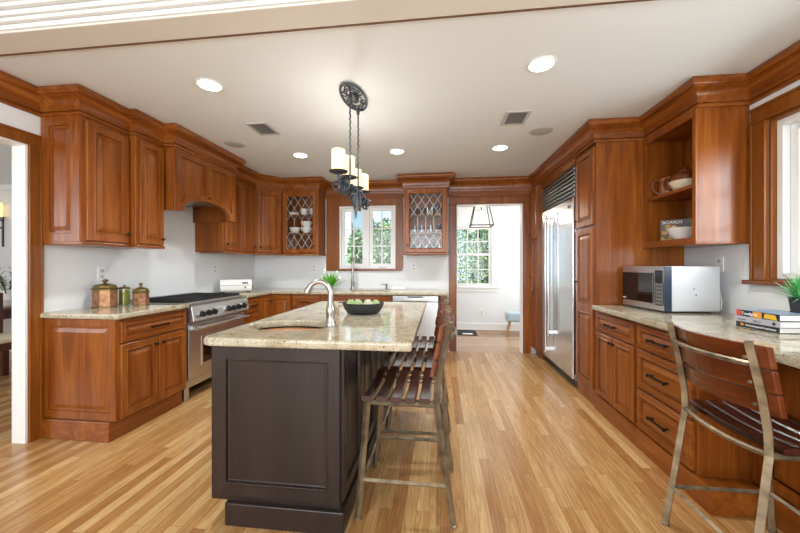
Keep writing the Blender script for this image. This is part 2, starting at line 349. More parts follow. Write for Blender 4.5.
def casing(mb, w, h, cw, t, sides='lrt', cwl=None):
    """picture-frame casing round an opening w x h in a local frame: x along, z up, front towards -y"""
    cl = cwl or cw
    def board(x0, z0, x1, z1, vert, flip=False):
        mb.box(x0, -t*.7, z0, x1, 0, z1)
        if vert:
            e = x1-.018 if not flip else x0
            mb.box(e, -t, z0, e+.018, -t*.7, z1); e2 = x0 if not flip else x1-.01; mb.box(e2, -t*.85, z0, e2+.01, -t*.7, z1)
        else: mb.box(x0, -t, z1-.018, x1, -t*.7, z1); mb.box(x0, -t*.85, z0, x1, -t*.7, z0+.01)
    if 'l' in sides: board(-cl, 0, 0, h, True, True)
    if 'r' in sides: board(w, 0, w+cw, h, True, False)
    if 't' in sides: board(-cl if 'l' in sides else 0, h, w+cw if 'r' in sides else w, h+cw, False)
def placed(mb, name, m, loc, rz, kind=True, parent=None, bevel=.003):
    o = mb.build(name, m, parent, bevel=bevel)
    if not parent: o.location = loc; o.rotation_euler = (0, 0, rz)
    return struct(o) if kind and not parent else o
# dining doorway: white jamb lining and wood casing
b = MB(); b.box(-3.03, 2.074, 0, XL, 2.088, 2.125).box(-3.03, .95, 0, XL, .964, 2.125).box(-3.03, .964, 2.111, XL, 2.074, 2.125); struct(b.build('door_1', 'white_trim'))
b = MB(); casing(b, DL[1]-DL[0], DL[3], .082, .026); placed(b, 'trim_4', 'casing_v', (XL, DL[0], 0), PI/2)
# back doorway
b = MB(); b.box(DB[0], YB, 0, DB[0]+.014, YB+.13, DB[3]).box(DB[1]-.014, YB, 0, DB[1], YB+.13, DB[3]).box(DB[0], YB, DB[3]-.014, DB[1], YB+.13, DB[3]); struct(b.build('door_2', 'white_trim'))
b = MB(); casing(b, DB[1]-DB[0], DB[3], .11, .03, 'lrt'); placed(b, 'trim_5', 'cherry', (DB[0], YB, 0), 0)
# frieze boards under the back crown
struct(MB().box(-1.755, YB-.02, 2.285, -.515, YB, 2.37).box(.105, YB-.02, 2.275, 1.34, YB, 2.37).build('trim_6', 'cherry_flat', bevel=.003))
# crown moulding: the mitred run round all cabinets and walls
CROWN = [(0, 2.350), (.016, 2.350), (.018, 2.366), (.008, 2.369), (.008, 2.377), (.024, 2.379), (.026, 2.393), (.020, 2.396), (.022, 2.412), (.032, 2.436), (.052, 2.456), (.074, 2.467), (.074, 2.474), (.086, 2.476), (.096, 2.488), (.099, 2.502), (.094, 2.514), (.086, 2.517), (.086, 2.528), (0, 2.528)]
FX = dict(cab1=-2.59, cab2=-2.63, hood=-2.48)
RUN = [(XL, 1.752), (XL, 2.17), (-2.59, 2.17), (-2.59, 2.557), (-2.53, 2.557), (-2.53, 2.845), (-2.42, 2.845), (-2.42, 3.74), (-2.56, 3.74), (-2.56, 4.45), (-2.31, 4.75), (-1.76, 4.75), (-1.76, 5.06), (-.51, 5.06), (-.51, 4.75), (.10, 4.75), (.10, 5.06), (1.305, 5.06), (1.335, 4.75), (1.36, 3.20), (1.77, 3.20), (1.77, 2.58), (XR, 2.58), (XR, 1.752)]
struct(MB().sweep(RUN[:13], CROWN).build('trim_7', 'cherry_deep', smooth=True))
struct(MB().sweep(RUN[12:17], CROWN).build('trim_8', 'cherry_flat', smooth=True))
struct(MB().sweep(RUN[16:], CROWN).build('trim_9', 'cherry_deep', smooth=True))

# ---- windows
def sash(root, x0, z0, x1, z1, y, cols, rows, fw=.045, t=.035, bar=.018, m='white_trim'):
    s = MB(); s.box(x0, y, z0, x0+fw, y+t, z1).box(x1-fw, y, z0, x1, y+t, z1).box(x0+fw, y, z0, x1-fw, y+t, z0+fw).box(x0+fw, y, z1-fw, x1-fw, y+t, z1)
    s.build('sash', m, root, bevel=.004)
    gx0, gx1, gz0, gz1 = x0+fw, x1-fw, z0+fw, z1-fw; b = MB()
    for i in range(1, cols): x = gx0+(gx1-gx0)*i/cols; b.box(x-bar/2, y+.006, gz0, x+bar/2, y+t-.006, gz1)
    for j in range(1, rows): z = gz0+(gz1-gz0)*j/rows; b.box(gx0, y+.0065, z-bar/2, gx1, y+t-.0065, z+bar/2)
    b.build('muntin_grid', m, root)
    MB().box(gx0, y+t/2-.002, gz0, gx1, y+t/2+.002, gz1).build('pane', 'glass', root)
def win_root(name, loc, rz): o = bpy.data.objects.new(name, None); COL.objects.link(o); o.location = loc; o.rotation_euler = (0, 0, rz); return struct(o)
# window over the sink: two casements of two by three panes
w1 = win_root('window_1', (WB[0], YB, WB[2]), 0); ww, wh = WB[1]-WB[0], WB[3]-WB[2]
b = MB(); b.box(0, .0, 0, .03, .1, wh).box(ww-.03, .0, 0, ww, .1, wh).box(.03, .0, 0, ww-.03, .1, .03).box(.03, .0, wh-.03, ww-.03, .1, wh).box(ww/2-.03, .0, .03, ww/2+.03, .1, wh-.03)
b.build('window_frame', 'white_trim', w1, bevel=.004)
sash(w1, .032, .032, ww/2-.032, wh-.032, .02, 2, 3); sash(w1, ww/2+.032, .032, ww-.032, wh-.032, .02, 2, 3)
MB().box(ww*.70, -.012, .012, ww*.84, 0, .03).build('crank_handle', 'nickel', w1, bevel=.003)
b = MB(); casing(b, ww, wh, .115, .026, 'lrt', .20); b.box(-.20, -.026, -.035, ww+.1, 0, 0); b.build('casing', 'casing_v', w1, bevel=.003)
# window above the desk counter (right wall)
w3 = win_root('window_3', (XR, WR[1], WR[2]), -PI/2); ww, wh = WR[1]-WR[0], WR[3]-WR[2]
b = MB(); b.box(0, 0, 0, .02, .06, wh).box(ww-.02, 0, 0, ww, .06, wh).box(.02, 0, wh-.02, ww-.02, .06, wh).box(.02, 0, 0, ww-.02, .06, .012); b.build('jamb', 'casing_v', w3)
b = MB(); b.box(.02, .03, .012, .06, .14, wh-.02).box(ww-.06, .03, .012, ww-.02, .14, wh-.02).box(.06, .03, wh-.06, ww-.06, .14, wh-.02).box(.06, .03, .012, ww-.06, .14, .05).box(ww/2-.03, .03, .05, ww/2+.03, .14, wh-.06); b.build('window_frame', 'white_trim', w3, bevel=.005)
sash(w3, .062, .052, ww/2-.032, wh-.062, .07, 2, 3, .05); sash(w3, ww/2+.032, .052, ww-.062, wh-.062, .07, 2, 3, .05)
b = MB(); casing(b, ww, wh, .105, .028, 'lrt'); b.build('casing', 'casing_v', w3, bevel=.003)
MB().box(-.13, -.055, -.03, ww+.13, .0, 0).build('window_sill', 'cherry_flat', w3, bevel=.006)
# double hung window of the room behind
w2 = win_root('window_2', (WM[0], 6.82, WM[2]), 0); ww, wh = WM[1]-WM[0], WM[3]-WM[2]; mz = wh*.53
b = MB(); b.box(0, 0, 0, .02, .12, wh).box(ww-.02, 0, 0, ww, .12, wh).box(.02, 0, wh-.02, ww-.02, .12, wh).box(.02, 0, 0, ww-.02, .12, .02); b.build('window_frame', 'white_trim', w2)
sash(w2, .021, mz-.02, ww-.021, wh-.021, .06, 3, 2, .035); sash(w2, .021, .021, ww-.021, mz+.02, .02, 3, 2, .04)
b = MB(); casing(b, ww, wh, .10, .022, 'lrt'); b.build('casing', 'white_trim', w2, bevel=.003)
MB().box(-.14, -.05, -.03, ww+.14, .0, 0).box(-.11, -.02, -.1, ww+.11, 0, -.03).build('window_sill', 'white_trim', w2, bevel=.004)

# ------------------------------------------------------------------ cabinets
def door_rings(t, st): return [(st-.016, t), (st-.013, t+.003), (st-.007, t+.003), (st-.004, t-.013), (st+.004, t-.013), (st+.007, t-.008), (st+.034, t-.001), (st+.036, t)]
def front(root, name, x0, z0, x1, z1, t=.02, st=.058, panels=1, m='cherry', split=None):
    """an overlay door or drawer front with raised panels; local frame, front towards -y"""
    b = MB(); w, h = x1-x0, z1-z0; O = (x0, 0, z0); U, V, N_ = (1, 0, 0), (0, 0, 1), (0, -1, 0)
    if panels == 1: b.rings(O, U, V, N_, w, h, [(0, 0), (0, t-.004), (.004, t)]+door_rings(t, st))
    else:
        b.rings(O, U, V, N_, w, h, [(0, 0), (0, t)], cap=False)
        zs = [0, split-z0, h]
        for i in range(2):
            b.rings((x0, 0, z0+zs[i]), U, V, N_, w, zs[i+1]-zs[i], [(0, t)]+door_rings(t, st if i == i else st))
    b.add([(x0, 0, z0), (x1, 0, z0), (x1, 0, z1), (x0, 0, z1)], [(0, 1, 2, 3)])
    return b.build(name, m, root)
def knob(parent, x, z, y=-.02):
    b = MB(); b.tube([(x, y, z), (x, y-.012, z), (x, y-.013, z), (x, y-.022, z), (x, y-.027, z)], [.005, .005, .012, .013, .008], 10); return b.build('knob', 'bronze', parent, smooth=True)
def pull(parent, x, z, L=.13, y=-.02):
    b = MB(); b.box(x-L/2, y-.034, z-.007, x+L/2, y-.024, z+.007)
    for s in (-1, 1): b.box(x+s*(L/2-.012)-.006, y-.026, z-.006, x+s*(L/2-.012)+.006, y, z+.006); b.box(x+s*(L/2-.006)-.008, y-.037, z-.010, x+s*(L/2-.006)+.008, y-.022, z+.010)
    return b.build('pull', 'bronze', parent, bevel=.002)
def drawer(root, x0, z0, x1, z1, st=.042, L=.13): d = front(root, 'drawer', x0, z0, x1, z1, st=st, m='cherry_flat'); pull(d, (x0+x1)/2, (z0+z1)/2, L); return d
def door(root, x0, z0, x1, z1, kx=None, kz=None, **k):
    d = front(root, 'door', x0, z0, x1, z1, **k)
    if kx is not None: knob(d, kx, kz)
    return d
WL, WBK, WRT = PI/2, 0, -PI/2
def carcass(root, w, d, z0, z1, m='cherry'): return MB().box(0, 0, z0, w, d, z1).build('carcass', m, root, bevel=.002)
def light_rail(root, w, z, d=.3, left=0, right=0): return MB().box(-left, -.022, z-.012, w+right, d, z+.012).build('light_rail', 'cherry_flat', root, bevel=.006)
def side_panel(root, w, d, z0, z1, side, ya=.0, st=.06):
    """raised end panel on the local -x or +x side"""
    b = MB(); x = 0 if side < 0 else w; N_ = (side, 0, 0)
    b.rings((x, ya, z0), (0, 1, 0), (0, 0, 1), N_, d-ya, z1-z0, [(0, 0), (0, .008)]+[(a, c-.012) for a, c in door_rings(.02, st)])
    return b.build('end_panel', 'cherry', root)

# -- base run, dining side: one cabinet, the range, then the corner
c = thing('base_cabinet', 'cherry base cabinet with one drawer over two doors beside the dining doorway', 'cabinet', (-2.31, 2.18, 0), WL)
carcass(c, .665, .605, .14, .873); side_panel(c, .665, .60, .15, .87, -1)
MB().box(-.025, .035, 0, .665, .605, .14).build('plinth', 'cherry_flat', c, bevel=.004)
drawer(c, .022, .70, .655, .855, L=.16); door(c, .022, .15, .345, .685, .315, .63); door(c, .352, .15, .655, .685, .382, .63)
t = slab('granite_countertop', [(-2.915, 2.15), (-2.27, 2.15), (-2.27, 2.85), (-2.915, 2.85)], [], .875, .915, 'granite', .012)
tag(t, 'short granite countertop between the dining doorway and the range', 'countertop')
c = thing('base_cabinet', 'narrow cherry base cabinet with three drawers just past the range', 'cabinet', (-2.31, 3.785, 0), WL)
carcass(c, .29, .605, .12, .873); MB().box(0, .04, 0, .29, .605, .12).build('plinth', 'cherry_flat', c)
drawer(c, .012, .69, .28, .855, L=.1); drawer(c, .012, .42, .28, .675, L=.1); drawer(c, .012, .14, .28, .405, L=.1)
c = thing('corner_cabinet', 'cherry corner base cabinet with two narrow doors meeting in the corner', 'cabinet', (-2.31, 4.08, 0), WL)
carcass(c, .325, .605, .12, .873); door(c, .01, .14, .30, .855, .27, .78); MB().box(.325, -.30, .12, .985, .605, .873).build('corner_carcass', 'cherry', c)
d2 = MB(); d2.rings((.305, -.01, .14), (0, -1, 0), (0, 0, 1), (-1, 0, 0), .28, .715, [(0, -.02), (0, .004)]+[(a, e-.016) for a, e in door_rings(.02, .05)]); d2.build('door', 'cherry', c)
c = thing('base_cabinet', 'cherry drawer cabinet between the corner cabinet and the sink', 'cabinet', (-2.005, 4.42, 0), WBK)
carcass(c, .40, .64, .12, .873); MB().box(0, .04, 0, .40, .64, .12).build('plinth', 'cherry_flat', c)
drawer(c, .012, .69, .388, .855); drawer(c, .012, .42, .388, .675); drawer(c, .012, .14, .388, .405)
c = thing('sink_cabinet', 'wide cherry sink base cabinet under the back window', 'cabinet', (-1.60, 4.42, 0), WBK)
b = MB(); b.box(0, 0, .12, .965, .02, .873).box(0, .02, .12, .02, .64, .873).box(.945, .02, .12, .965, .64, .873).box(.02, .02, .12, .945, .64, .14); b.build('carcass', 'cherry', c)
MB().box(0, .04, 0, .965, .64, .12).build('plinth', 'cherry_flat', c)
front(c, 'drawer_front', .02, .69, .945, .855, st=.042, m='cherry_flat'); door(c, .02, .14, .478, .675, .44, .61); door(c, .486, .14, .945, .675, .52, .61)
c = thing('base_end_panel', 'slim cherry end panel beside the dishwasher at the back doorway', 'panel', (-.008, 4.40, 0), WBK)
MB().box(0, 0, 0, .08, .67, .873).build('board', 'cherry', c, bevel=.003)
SINK = rrect(-1.25, 4.50, -.72, 4.86, .06)
outer = [(-2.915, 3.78), (-2.27, 3.78), (-2.27, 4.38), (.085, 4.38), (.085, 5.076), (-2.915, 5.076)]
t = slab('granite_countertop', outer, [SINK], .875, .915, 'granite', .012); tag(t, 'long L-shaped granite countertop running under the back window', 'countertop')

# -- upper cabinets on the dining-side wall
ZU0, ZU1, ZT = 1.425, 2.325, 2.36
c = thing('wall_cabinet', 'single-door cherry wall cabinet with panelled side next to the dining doorway', 'cabinet', (-2.59, 2.17, 0), WL)
carcass(c, .383, .325, ZU0, ZT); side_panel(c, .383, .32, ZU0+.01, ZT-.01, -1, st=.075); door(c, .03, ZU0+.02, .372, ZU1, .345, 1.52, st=.07); light_rail(c, .383, ZU0, left=.01)
c = thing('wall_cabinet', 'narrow single-door cherry wall cabinet touching the range hood', 'cabinet', (-2.53, 2.557, 0), WL)
carcass(c, .286, .385, ZU0, ZT); door(c, .03, ZU0+.02, .276, ZU1, .25, 1.50, st=.058); light_rail(c, .286, ZU0, d=.38)
c = thing('wall_cabinet', 'two-door cherry wall cabinet between the range hood and the corner', 'cabinet', (-2.56, 3.744, 0), WL)
carcass(c, .70, .355, ZU0, ZT); door(c, .02, ZU0+.02, .348, ZU1, .05, 1.52); door(c, .354, ZU0+.02, .68, ZU1, .65, 1.52); light_rail(c, .70, ZU0)
L = math.hypot(.25, .30); ang = math.atan2(.30, .25)
c = thing('wall_cabinet', 'diagonal corner cherry wall cabinet with one door beside the mug cabinet', 'cabinet', (-2.56, 4.45, 0), ang)
b = MB(); R_ = Matrix.Rotation(-ang, 3, 'Z'); pl = [R_ @ (Vector(p)-Vector((-2.56, 4.45, 0))) for p in ((-2.557, 4.452, 0), (-2.313, 4.748, 0), (-2.313, 5.075, 0), (-2.915, 5.075, 0), (-2.915, 4.452, 0))]
b.prism([(p.x, p.y) for p in pl], ZU0, ZT, 'z'); b.build('carcass', 'cherry', c)
door(c, .025, ZU0+.02, L-.025, ZU1, .06, 1.52); light_rail(c, L-.02, ZU0, d=.05)

# -- range hood
c = thing('range_hood', 'cherry mantel range hood with an arched apron over the range', 'range hood', (-2.42, 2.847, 0), WL)
w, d = .891, .495
b = MB(); arch = [(0, 1.77)]
for i in range(17):
    a = PI-PI*i/16; arch.append((w/2+.36*math.cos(a), 1.775+.145*max(0, math.sin(a))**.8))
arch += [(w, 1.77), (w, 2.36), (0, 2.36)]
b.prism(arch, 0, .03, 'y'); b.box(0, .03, 1.77, .03, d, 2.36).box(w-.03, .03, 1.77, w, d, 2.36).box(.03, .03, 2.33, w-.03, d, 2.36); b.build('hood_body', 'cherry', c, bevel=.003)
b = MB()                                                                       # raised frame leaving two recessed panels
fr = [(x, z) for x, z in arch[:-2]]
top = [(x, z+.05 if 0 < i < len(fr)-1 else z+.05) for i, (x, z) in enumerate(fr)]
for i in range(len(fr)-1):
    b.prism([fr[i], fr[i+1], (fr[i+1][0], max(fr[i+1][1]+.055, 1.86)), (fr[i][0], max(fr[i][1]+.055, 1.86))], -.024, 0, 'y')
b.box(0, -.024, 1.86, .06, 0, 2.34).box(w-.06, -.024, 1.86, w, 0, 2.34).box(w/2-.025, -.024, 1.95, w/2+.025, 0, 2.28).box(.06, -.024, 2.28, w-.06, 0, 2.34); b.build('apron_frame', 'cherry', c)
MB().box(.035, .04, 1.95, w-.035, d-.01, 1.99).build('hood_liner', 'steel', c)

# -- lattice glass cabinets on the back wall
def glass_cabinet(label, x0, w, shelves):
    c = thing('glass_cabinet', label, 'cabinet', (x0, 4.75, 0), WBK); d = .325
    b = MB(); b.box(0, 0, ZU0, .018, d, ZT).box(w-.018, 0, ZU0, w, d, ZT).box(.018, 0, ZU0, w-.018, d, ZU0+.018).box(.018, 0, 2.31, w-.018, d, ZT).box(.018, d-.01, ZU0+.018, w-.018, d, 2.31).box(.018, 0, ZU0+.018, .045, .018, 2.31).box(w-.045, 0, ZU0+.018, w-.018, .018, 2.31)
    b.build('carcass', 'cherry', c, bevel=.002)
    for z in shelves: MB().box(.0185, .03, z-.018, w-.0185, d-.012, z).build('shelf', 'cherry_flat', c, bevel=.002)
    x1, z0, z1, st = w-.02, ZU0+.02, 2.325, .06; xx = .02; b = MB()
    b.rings((xx, 0, z0), (1, 0, 0), (0, 0, 1), (0, -1, 0), x1-xx, z1-z0, [(0, 0), (0, .018), (.003, .021), (st-.012, .021), (st-.006, .017), (st, .012), (st, 0), (0, 0)], cap=False)
    dr = b.build('door', 'cherry', c); knob(dr, x1-.03 if x0 < -1 else xx+.03, z0+.1, -.021)
    gx0, gx1, gz0, gz1 = xx+st, x1-st, z0+st, z1-st
    MB().box(gx0, -.009, gz0, gx1, -.005, gz1).build('pane', 'glass', dr)
    b = MB(); n = 3.5 if w < .58 else 4; s = (gx1-gx0)/n; r = .0026; H = gz1-gz0; tz = gz1-H*.40; bz = gz0+H*.30; p = s*1.55
    def zig(za, zb, ph):
        i = 0
        k = 0
        while k*s/2 <= (gx1-gx0)+1e-6:
            for dr_ in (-1, 1):
                pts = []; x, z, dd = gx0+k*s/2, za, dr_
                sg = -1 if zb < za else 1
                while (z-zb)*sg < -1e-4:
                    pts.append((x, -.011, z)); st_ = min(p/2, abs(zb-z)); nx = x+dd*s/2*st_/(p/2)
                    if nx < gx0-1e-5 or nx > gx1+1e-5: dd = -dd; nx = x+dd*s/2*st_/(p/2)
                    x = nx; z += sg*st_
                pts.append((x, -.011, z)); b.tube(pts, r, 4)
            k += 2
    nt_ = round((gz1-tz)/(p/2)); nb = round((bz-gz0)/(p/2)); tz = gz1-nt_*p/2; bz = gz0+nb*p/2
    zig(gz1, tz, 0); zig(gz0, bz, 0)
    for k in range(0, int(n*2)+1):
        x = gx0+k*s/2
        if k % 2 == (nt_ % 2) and gx0+.01 < x < gx1-.01: b.tube([(x, -.011, tz), (x, -.011, bz)], r, 4)
    b.build('lattice', 'lead', dr)
    light_rail(c, w, ZU0, d=.32, left=.008, right=.008); return c
glass_cabinet('lattice-glass cherry wall cabinet filled with white mugs and bowls', -2.308, .545, (1.745, 2.01))
glass_cabinet('lattice-glass cherry wall cabinet filled with drinking glasses beside the back doorway', -.51, .605, (1.73, 1.99))

# -- window-side run: base cabinets, desk base, counter
c = thing('base_cabinet', 'cherry base cabinet with a drawer over two doors beside the tall pantry', 'cabinet', (1.37, 3.195, 0), WRT)
carcass(c, .635, .70, .13, .873); MB().box(0, -.018, 0, .635, .70, .13).build('plinth', 'cherry_flat', c, bevel=.003)
drawer(c, .03, .70, .615, .855, L=.14); door(c, .03, .15, .318, .685, .292, .64, st=.052); door(c, .325, .15, .615, .685, .352, .64, st=.052)
c = thing('drawer_cabinet', 'cherry cabinet with three deep drawers behind the lone bar stool', 'cabinet', (1.37, 2.558, 0), WRT)
carcass(c, .558, .70, .13, .873); MB().box(0, -.018, 0, .668, .24, .13).box(0, .24, 0, .558, .70, .13).build('plinth', 'cherry_flat', c, bevel=.003)
drawer(c, .02, .70, .535, .855, L=.17); drawer(c, .02, .425, .535, .685, st=.05, L=.17); drawer(c, .02, .15, .535, .41, st=.05, L=.17)
c = thing('desk_panel', 'recessed cherry knee-space panel under the desk end of the counter', 'panel', (1.625, 1.995, 0), WRT)
MB().box(.0, 0, .13, 1.70, .45, .873).build('carcass', 'cherry', c); MB().box(.112, -.02, 0, 1.70, .45, .13).build('plinth', 'cherry_flat', c, bevel=.003)
for i in range(3): front(c, 'raised_panel', .06+i*.55, .16, .06+i*.55+.50, .85, t=.012)
t = slab('granite_countertop', [(1.325, .29), (2.086, .29), (2.086, 3.192), (1.325, 3.192)], [], .875, .915, 'granite', .012); tag(t, 'granite countertop under the microwave running on as a desk', 'countertop')
# tall pantries and refrigerator
c = thing('pantry_cabinet', 'tall cherry pantry cabinet between refrigerator and microwave counter', 'cabinet', (1.37, 3.617, 0), WRT)
carcass(c, .417, .715, .0, ZT); door(c, .015, .15, .39, 1.605, .045, 1.1, panels=2, split=.865, st=.06); door(c, .015, 1.63, .39, 2.325, .045, 1.7, st=.06)
c = thing('pantry_cabinet', 'narrow tall cherry pantry cabinet between refrigerator and back doorway', 'cabinet', (1.298, 5.045, 0), WRT)
carcass(c, .29, .785, .10, ZT); MB().box(0, .05, 0, .29, .785, .10).build('plinth', 'cherry_flat', c)
door(c, .02, .12, .27, 1.605, .05, 1.1, panels=2, split=.865, st=.05); door(c, .02, 1.63, .27, 2.325, .05, 1.7, st=.05)
c = thing('filler_board', 'cherry filler board above the refrigerator grille', 'panel', (1.345, 4.752, 0), WRT); MB().box(0, 0, 2.285, 1.13, .04, ZT).build('board', 'cherry_flat', c)
c = thing('refrigerator', 'built-in stainless steel two-door refrigerator with louvred top grille', 'refrigerator', (1.36, 4.75, 0), WRT)
w = 1.128; MB().box(.002, .0, .10, w-.002, .70, 2.28).build('body', 'steel_bright', c)
sx = .45
for x0, x1 in ((.006, sx-.003), (sx+.003, w-.006)):
    d_ = MB().box(x0, -.03, .11, x1, 0, 1.955).build('door', 'steel_bright', c, bevel=.004)
    hx = x1-.05 if x0 < .1 else x0+.05; zb = .2 if x0 < .1 else .42
    h = MB(); h.tube([(hx, -.085, zb), (hx, -.085, 1.90)], .014, 12); h.box(hx-.012, -.085, zb+.03, hx+.012, -.03, zb+.07).box(hx-.012, -.085, 1.83, hx+.012, -.03, 1.87); h.build('handle', 'steel_bright', d_, smooth=True)
MB().box(.98, -.032, 1.86, 1.06, -.03, 1.89).build('badge', 'ink_dark', c)
b = MB(); b.box(.006, -.01, 1.965, .03, 0, 2.275).box(w-.03, -.01, 1.965, w-.006, 0, 2.275)
for i in range(7):
    z = 1.975+i*.0428; b.prism([(-.028, z), (-.022, z-.004), (-.008, z+.022), (-.012, z+.027)], .03, w-.03, 'x')
MB().box(.031, -.004, 1.966, w-.031, -.001, 2.274).build('grille_backing', 'black_plastic', c)
b.build('grille', 'steel_bright', c)
MB().box(.006, .03, .0, w-.006, .05, .10).build('kick_plate', 'black_plastic', c)
# open shelf cabinet
c = thing('open_shelf_cabinet', 'open cherry wall shelf with two tiers above the microwave', 'shelf', (1.77, 3.197, 0), WRT); w, d = .617, .317
MB().box(0, 0, ZU0, .02, d, ZT).build('side_panel', 'cherry', c); MB().box(w-.02, 0, ZU0, w, d, ZT).build('side_panel', 'cherry', c); MB().box(.02, d-.012, ZU0+.02, w-.02, d, 2.33).build('back_panel', 'cherry', c)
MB().box(.02, 0, 2.33, w-.02, d, ZT).build('top_panel', 'cherry_flat', c); MB().box(.02, .004, 1.815, w-.02, d-.013, 1.84).build('shelf', 'cherry_flat', c, bevel=.002); MB().box(.02, .004, ZU0, w-.02, d-.013, ZU0+.022).build('shelf', 'cherry_flat', c)
MB().box(0, -.018, ZU0, .03, 0, ZT).box(w-.032, -.018, ZU0, w, 0, ZT).box(.03, -.018, 2.30, w-.032, 0, ZT).box(.03, -.018, ZU0, w-.032, 0, ZU0+.035).build('face_frame', 'cherry', c, bevel=.002)
MB().box(0, -.024, ZU0-.016, w+.008, d, ZU0).build('light_rail', 'cherry_flat', c, bevel=.005)

# ------------------------------------------------------------------ island
c = thing('kitchen_island', 'dark espresso panelled kitchen island with a darker plinth', 'island')
IX0, IX1, IY0, IY1 = -1.125, -.47, 1.56, 3.12
b = MB(); b.box(IX0, IY0, .11, IX1, IY0+.03, .873).box(IX0, IY1-.03, .11, IX1, IY1, .873).box(IX0, IY0+.03, .11, IX0+.03, IY1-.03, .873).box(IX1-.03, IY0+.03, .11, IX1, IY1-.03, .873).box(IX0+.03, IY0+.03, .11, IX1-.03, IY1-.03, .14).box(IX0+.03, 2.2, .84, IX1-.03, 2.23, .872); b.build('carcass', 'espresso', c)
MB().box(-1.04, 1.535, 0, IX1+.022, IY1+.01, .11).build('plinth', 'espresso', c, bevel=.005)
def esp_panel(O, U, N_, w, h):
    b = MB(); b.rings(O, U, (0, 0, 1), N_, w, h, [(0, 0), (0, .014), (.055, .014), (.058, .018), (.066, .018), (.07, .004), (.078, .003)]); return b.build('side_panel', 'espresso', c, bevel=.0015)
esp_panel((IX0+.02, IY0, .14), (1, 0, 0), (0, -1, 0), IX1-IX0-.02, .73)
for i in range(4): esp_panel((IX1, IY0+.01+i*.386, .14), (0, 1, 0), (1, 0, 0), .38, .73)
for i in range(3): esp_panel((IX0, IY0+.02+i*.51, .14), (0, 1, 0), (-1, 0, 0), .50, .73)
HOLE = [(-.865+.235*math.cos(a)*(1 if abs(math.cos(a)) < 2 else 1), 1.885+.165*math.sin(a)) for a in [2*PI*i/36 for i in range(36)]]
ctr = [(-1.15+.05, 1.50), (-.127, 1.50), (-.127, 3.20), (-1.15, 3.20), (-1.15, 1.55), (-1.135, 1.515)]
t = slab('island_countertop', ctr, [HOLE], .875, .917, 'granite', .014); tag(t, 'granite island countertop with an oval prep sink opening', 'countertop')
def bowl_sink(name, label, cx, cy, rx, ry, m, depth=.16):
    b = MB(); n = 36
    prof = [(1.03, 0), (1.0, 0), (.97, -.03), (.92, -depth*.8), (.8, -depth), (.0, -depth), ]
    b.lathe(prof, (cx, cy, .872), n, sx=rx, sy=ry); o = b.build(name, m, smooth=True); tag(o, label, 'sink'); return o
# make room in the island top for the prep sink: the bowl hangs inside a hollow carcass top
bowl_sink('prep_sink', 'small oval copper-toned prep sink set into the island', -.865, 1.885, .235, .165, 'sink_copper', .15)
b = MB(); b.box(-1.27, 4.48, .68, -.70, 4.88, .70).box(-1.27, 4.48, .70, -1.25, 4.88, .872).box(-.72, 4.48, .70, -.70, 4.88, .872).box(-1.25, 4.48, .70, -.72, 4.50, .872).box(-1.25, 4.86, .70, -.72, 4.88, .872)
tag(b.build('kitchen_sink', 'steel', bevel=.006), 'stainless undermount sink below the back window', 'sink')
def faucet(label, loc, rz, H, R, r, spray=False):
    c = thing('faucet', label, 'faucet', loc, rz)
    b = MB(); b.lathe([(r*2.3, 0), (r*2.3, .006), (r*1.7, .02), (r*1.55, .05), (r*1.9, .075), (r*1.9, .095), (r*1.25, .115), (r*1.1, .13)], n=18); b.build('base', 'nickel', c, smooth=True)
    pts = [(0, 0, .12), (0, 0, H-R)]+[(R-R*math.cos(a), 0, H-R+R*math.sin(a)) for a in [PI*i/14 for i in range(1, 12)]]
    e = pts[-1]; pts += [(e[0]+.02, 0, e[2]-.035)]
    rs = [r*1.15, r]+[r]*(len(pts)-4)+[r*1.1, r*1.45]
    b = MB(); b.tube(pts, rs, 14, up=(0, 1, 0)); b.build('spout', 'nickel', c, smooth=True)
    b = MB(); b.tube([(0, 0, .085), (0, -r*3, .085)], [r*.8, r*.7], 10); b.tube([(0, -r*2.8, .085), (.004, -r*3.6, .14)], [r*.45, r*.3], 8); b.build('lever', 'nickel', c, smooth=True)
    return c
faucet('short brushed nickel gooseneck faucet standing on the island', (-.63, 1.90, .9175), PI*1.0, .25, .068, .0145)
faucet('tall nickel pull-down faucet at the sink below the window', (-1.30, 4.945, .9155), -.15, .465, .07, .016)

# ------------------------------------------------------------------ dishwasher and range
c = thing('dishwasher', 'stainless steel dishwasher under the back counter', 'dishwasher', (-.628, 4.40, 0), WBK)
MB().box(.004, .03, .1, .60, .62, .87).build('body', 'black_plastic', c); d_ = MB().box(.006, 0, .12, .598, .03, .79).build('door', 'steel_h', c, bevel=.005)
MB().box(.006, 0, .795, .598, .03, .868)  .build('control_panel', 'steel_h', c, bevel=.004); b = MB(); b.box(.15, -.03, .80, .46, 0, .825); b.build('handle', 'steel_h', c, bevel=.006); MB().box(.2, -.002, .845, .4, 0, .86).build('control_strip', 'black_plastic', c)
MB().box(.01, .05, 0, .594, .07, .10).build('kick_plate', 'black_plastic', c)
c = thing('range', 'stainless steel professional gas range with black grates and knobs', 'range', (-2.30, 2.862, 0), WL); w = .908
MB().box(0, .03, .12, w, .61, .90).build('body', 'steel', c, bevel=.003)
d_ = MB().box(.012, 0, .20, w-.012, .03, .715).build('oven_door', 'steel', c, bevel=.006)
MB().box(.2, -.003, .32, w-.2, 0, .56).build('oven_window', 'black_glass', d_, bevel=.002); MB().rings((.18, 0, .30), (1, 0, 0), (0, 0, 1), (0, -1, 0), w-.36, .28, [(0, 0), (0, .004), (.018, .004), (.02, .0)], cap=False).build('window_trim', 'steel', d_)
b = MB(); b.tube([(.03, -.065, .675), (w-.03, -.065, .675)], .016, 12); 
for x in (.07, w-.07): b.box(x-.016, -.065, .66, x+.016, 0, .69)
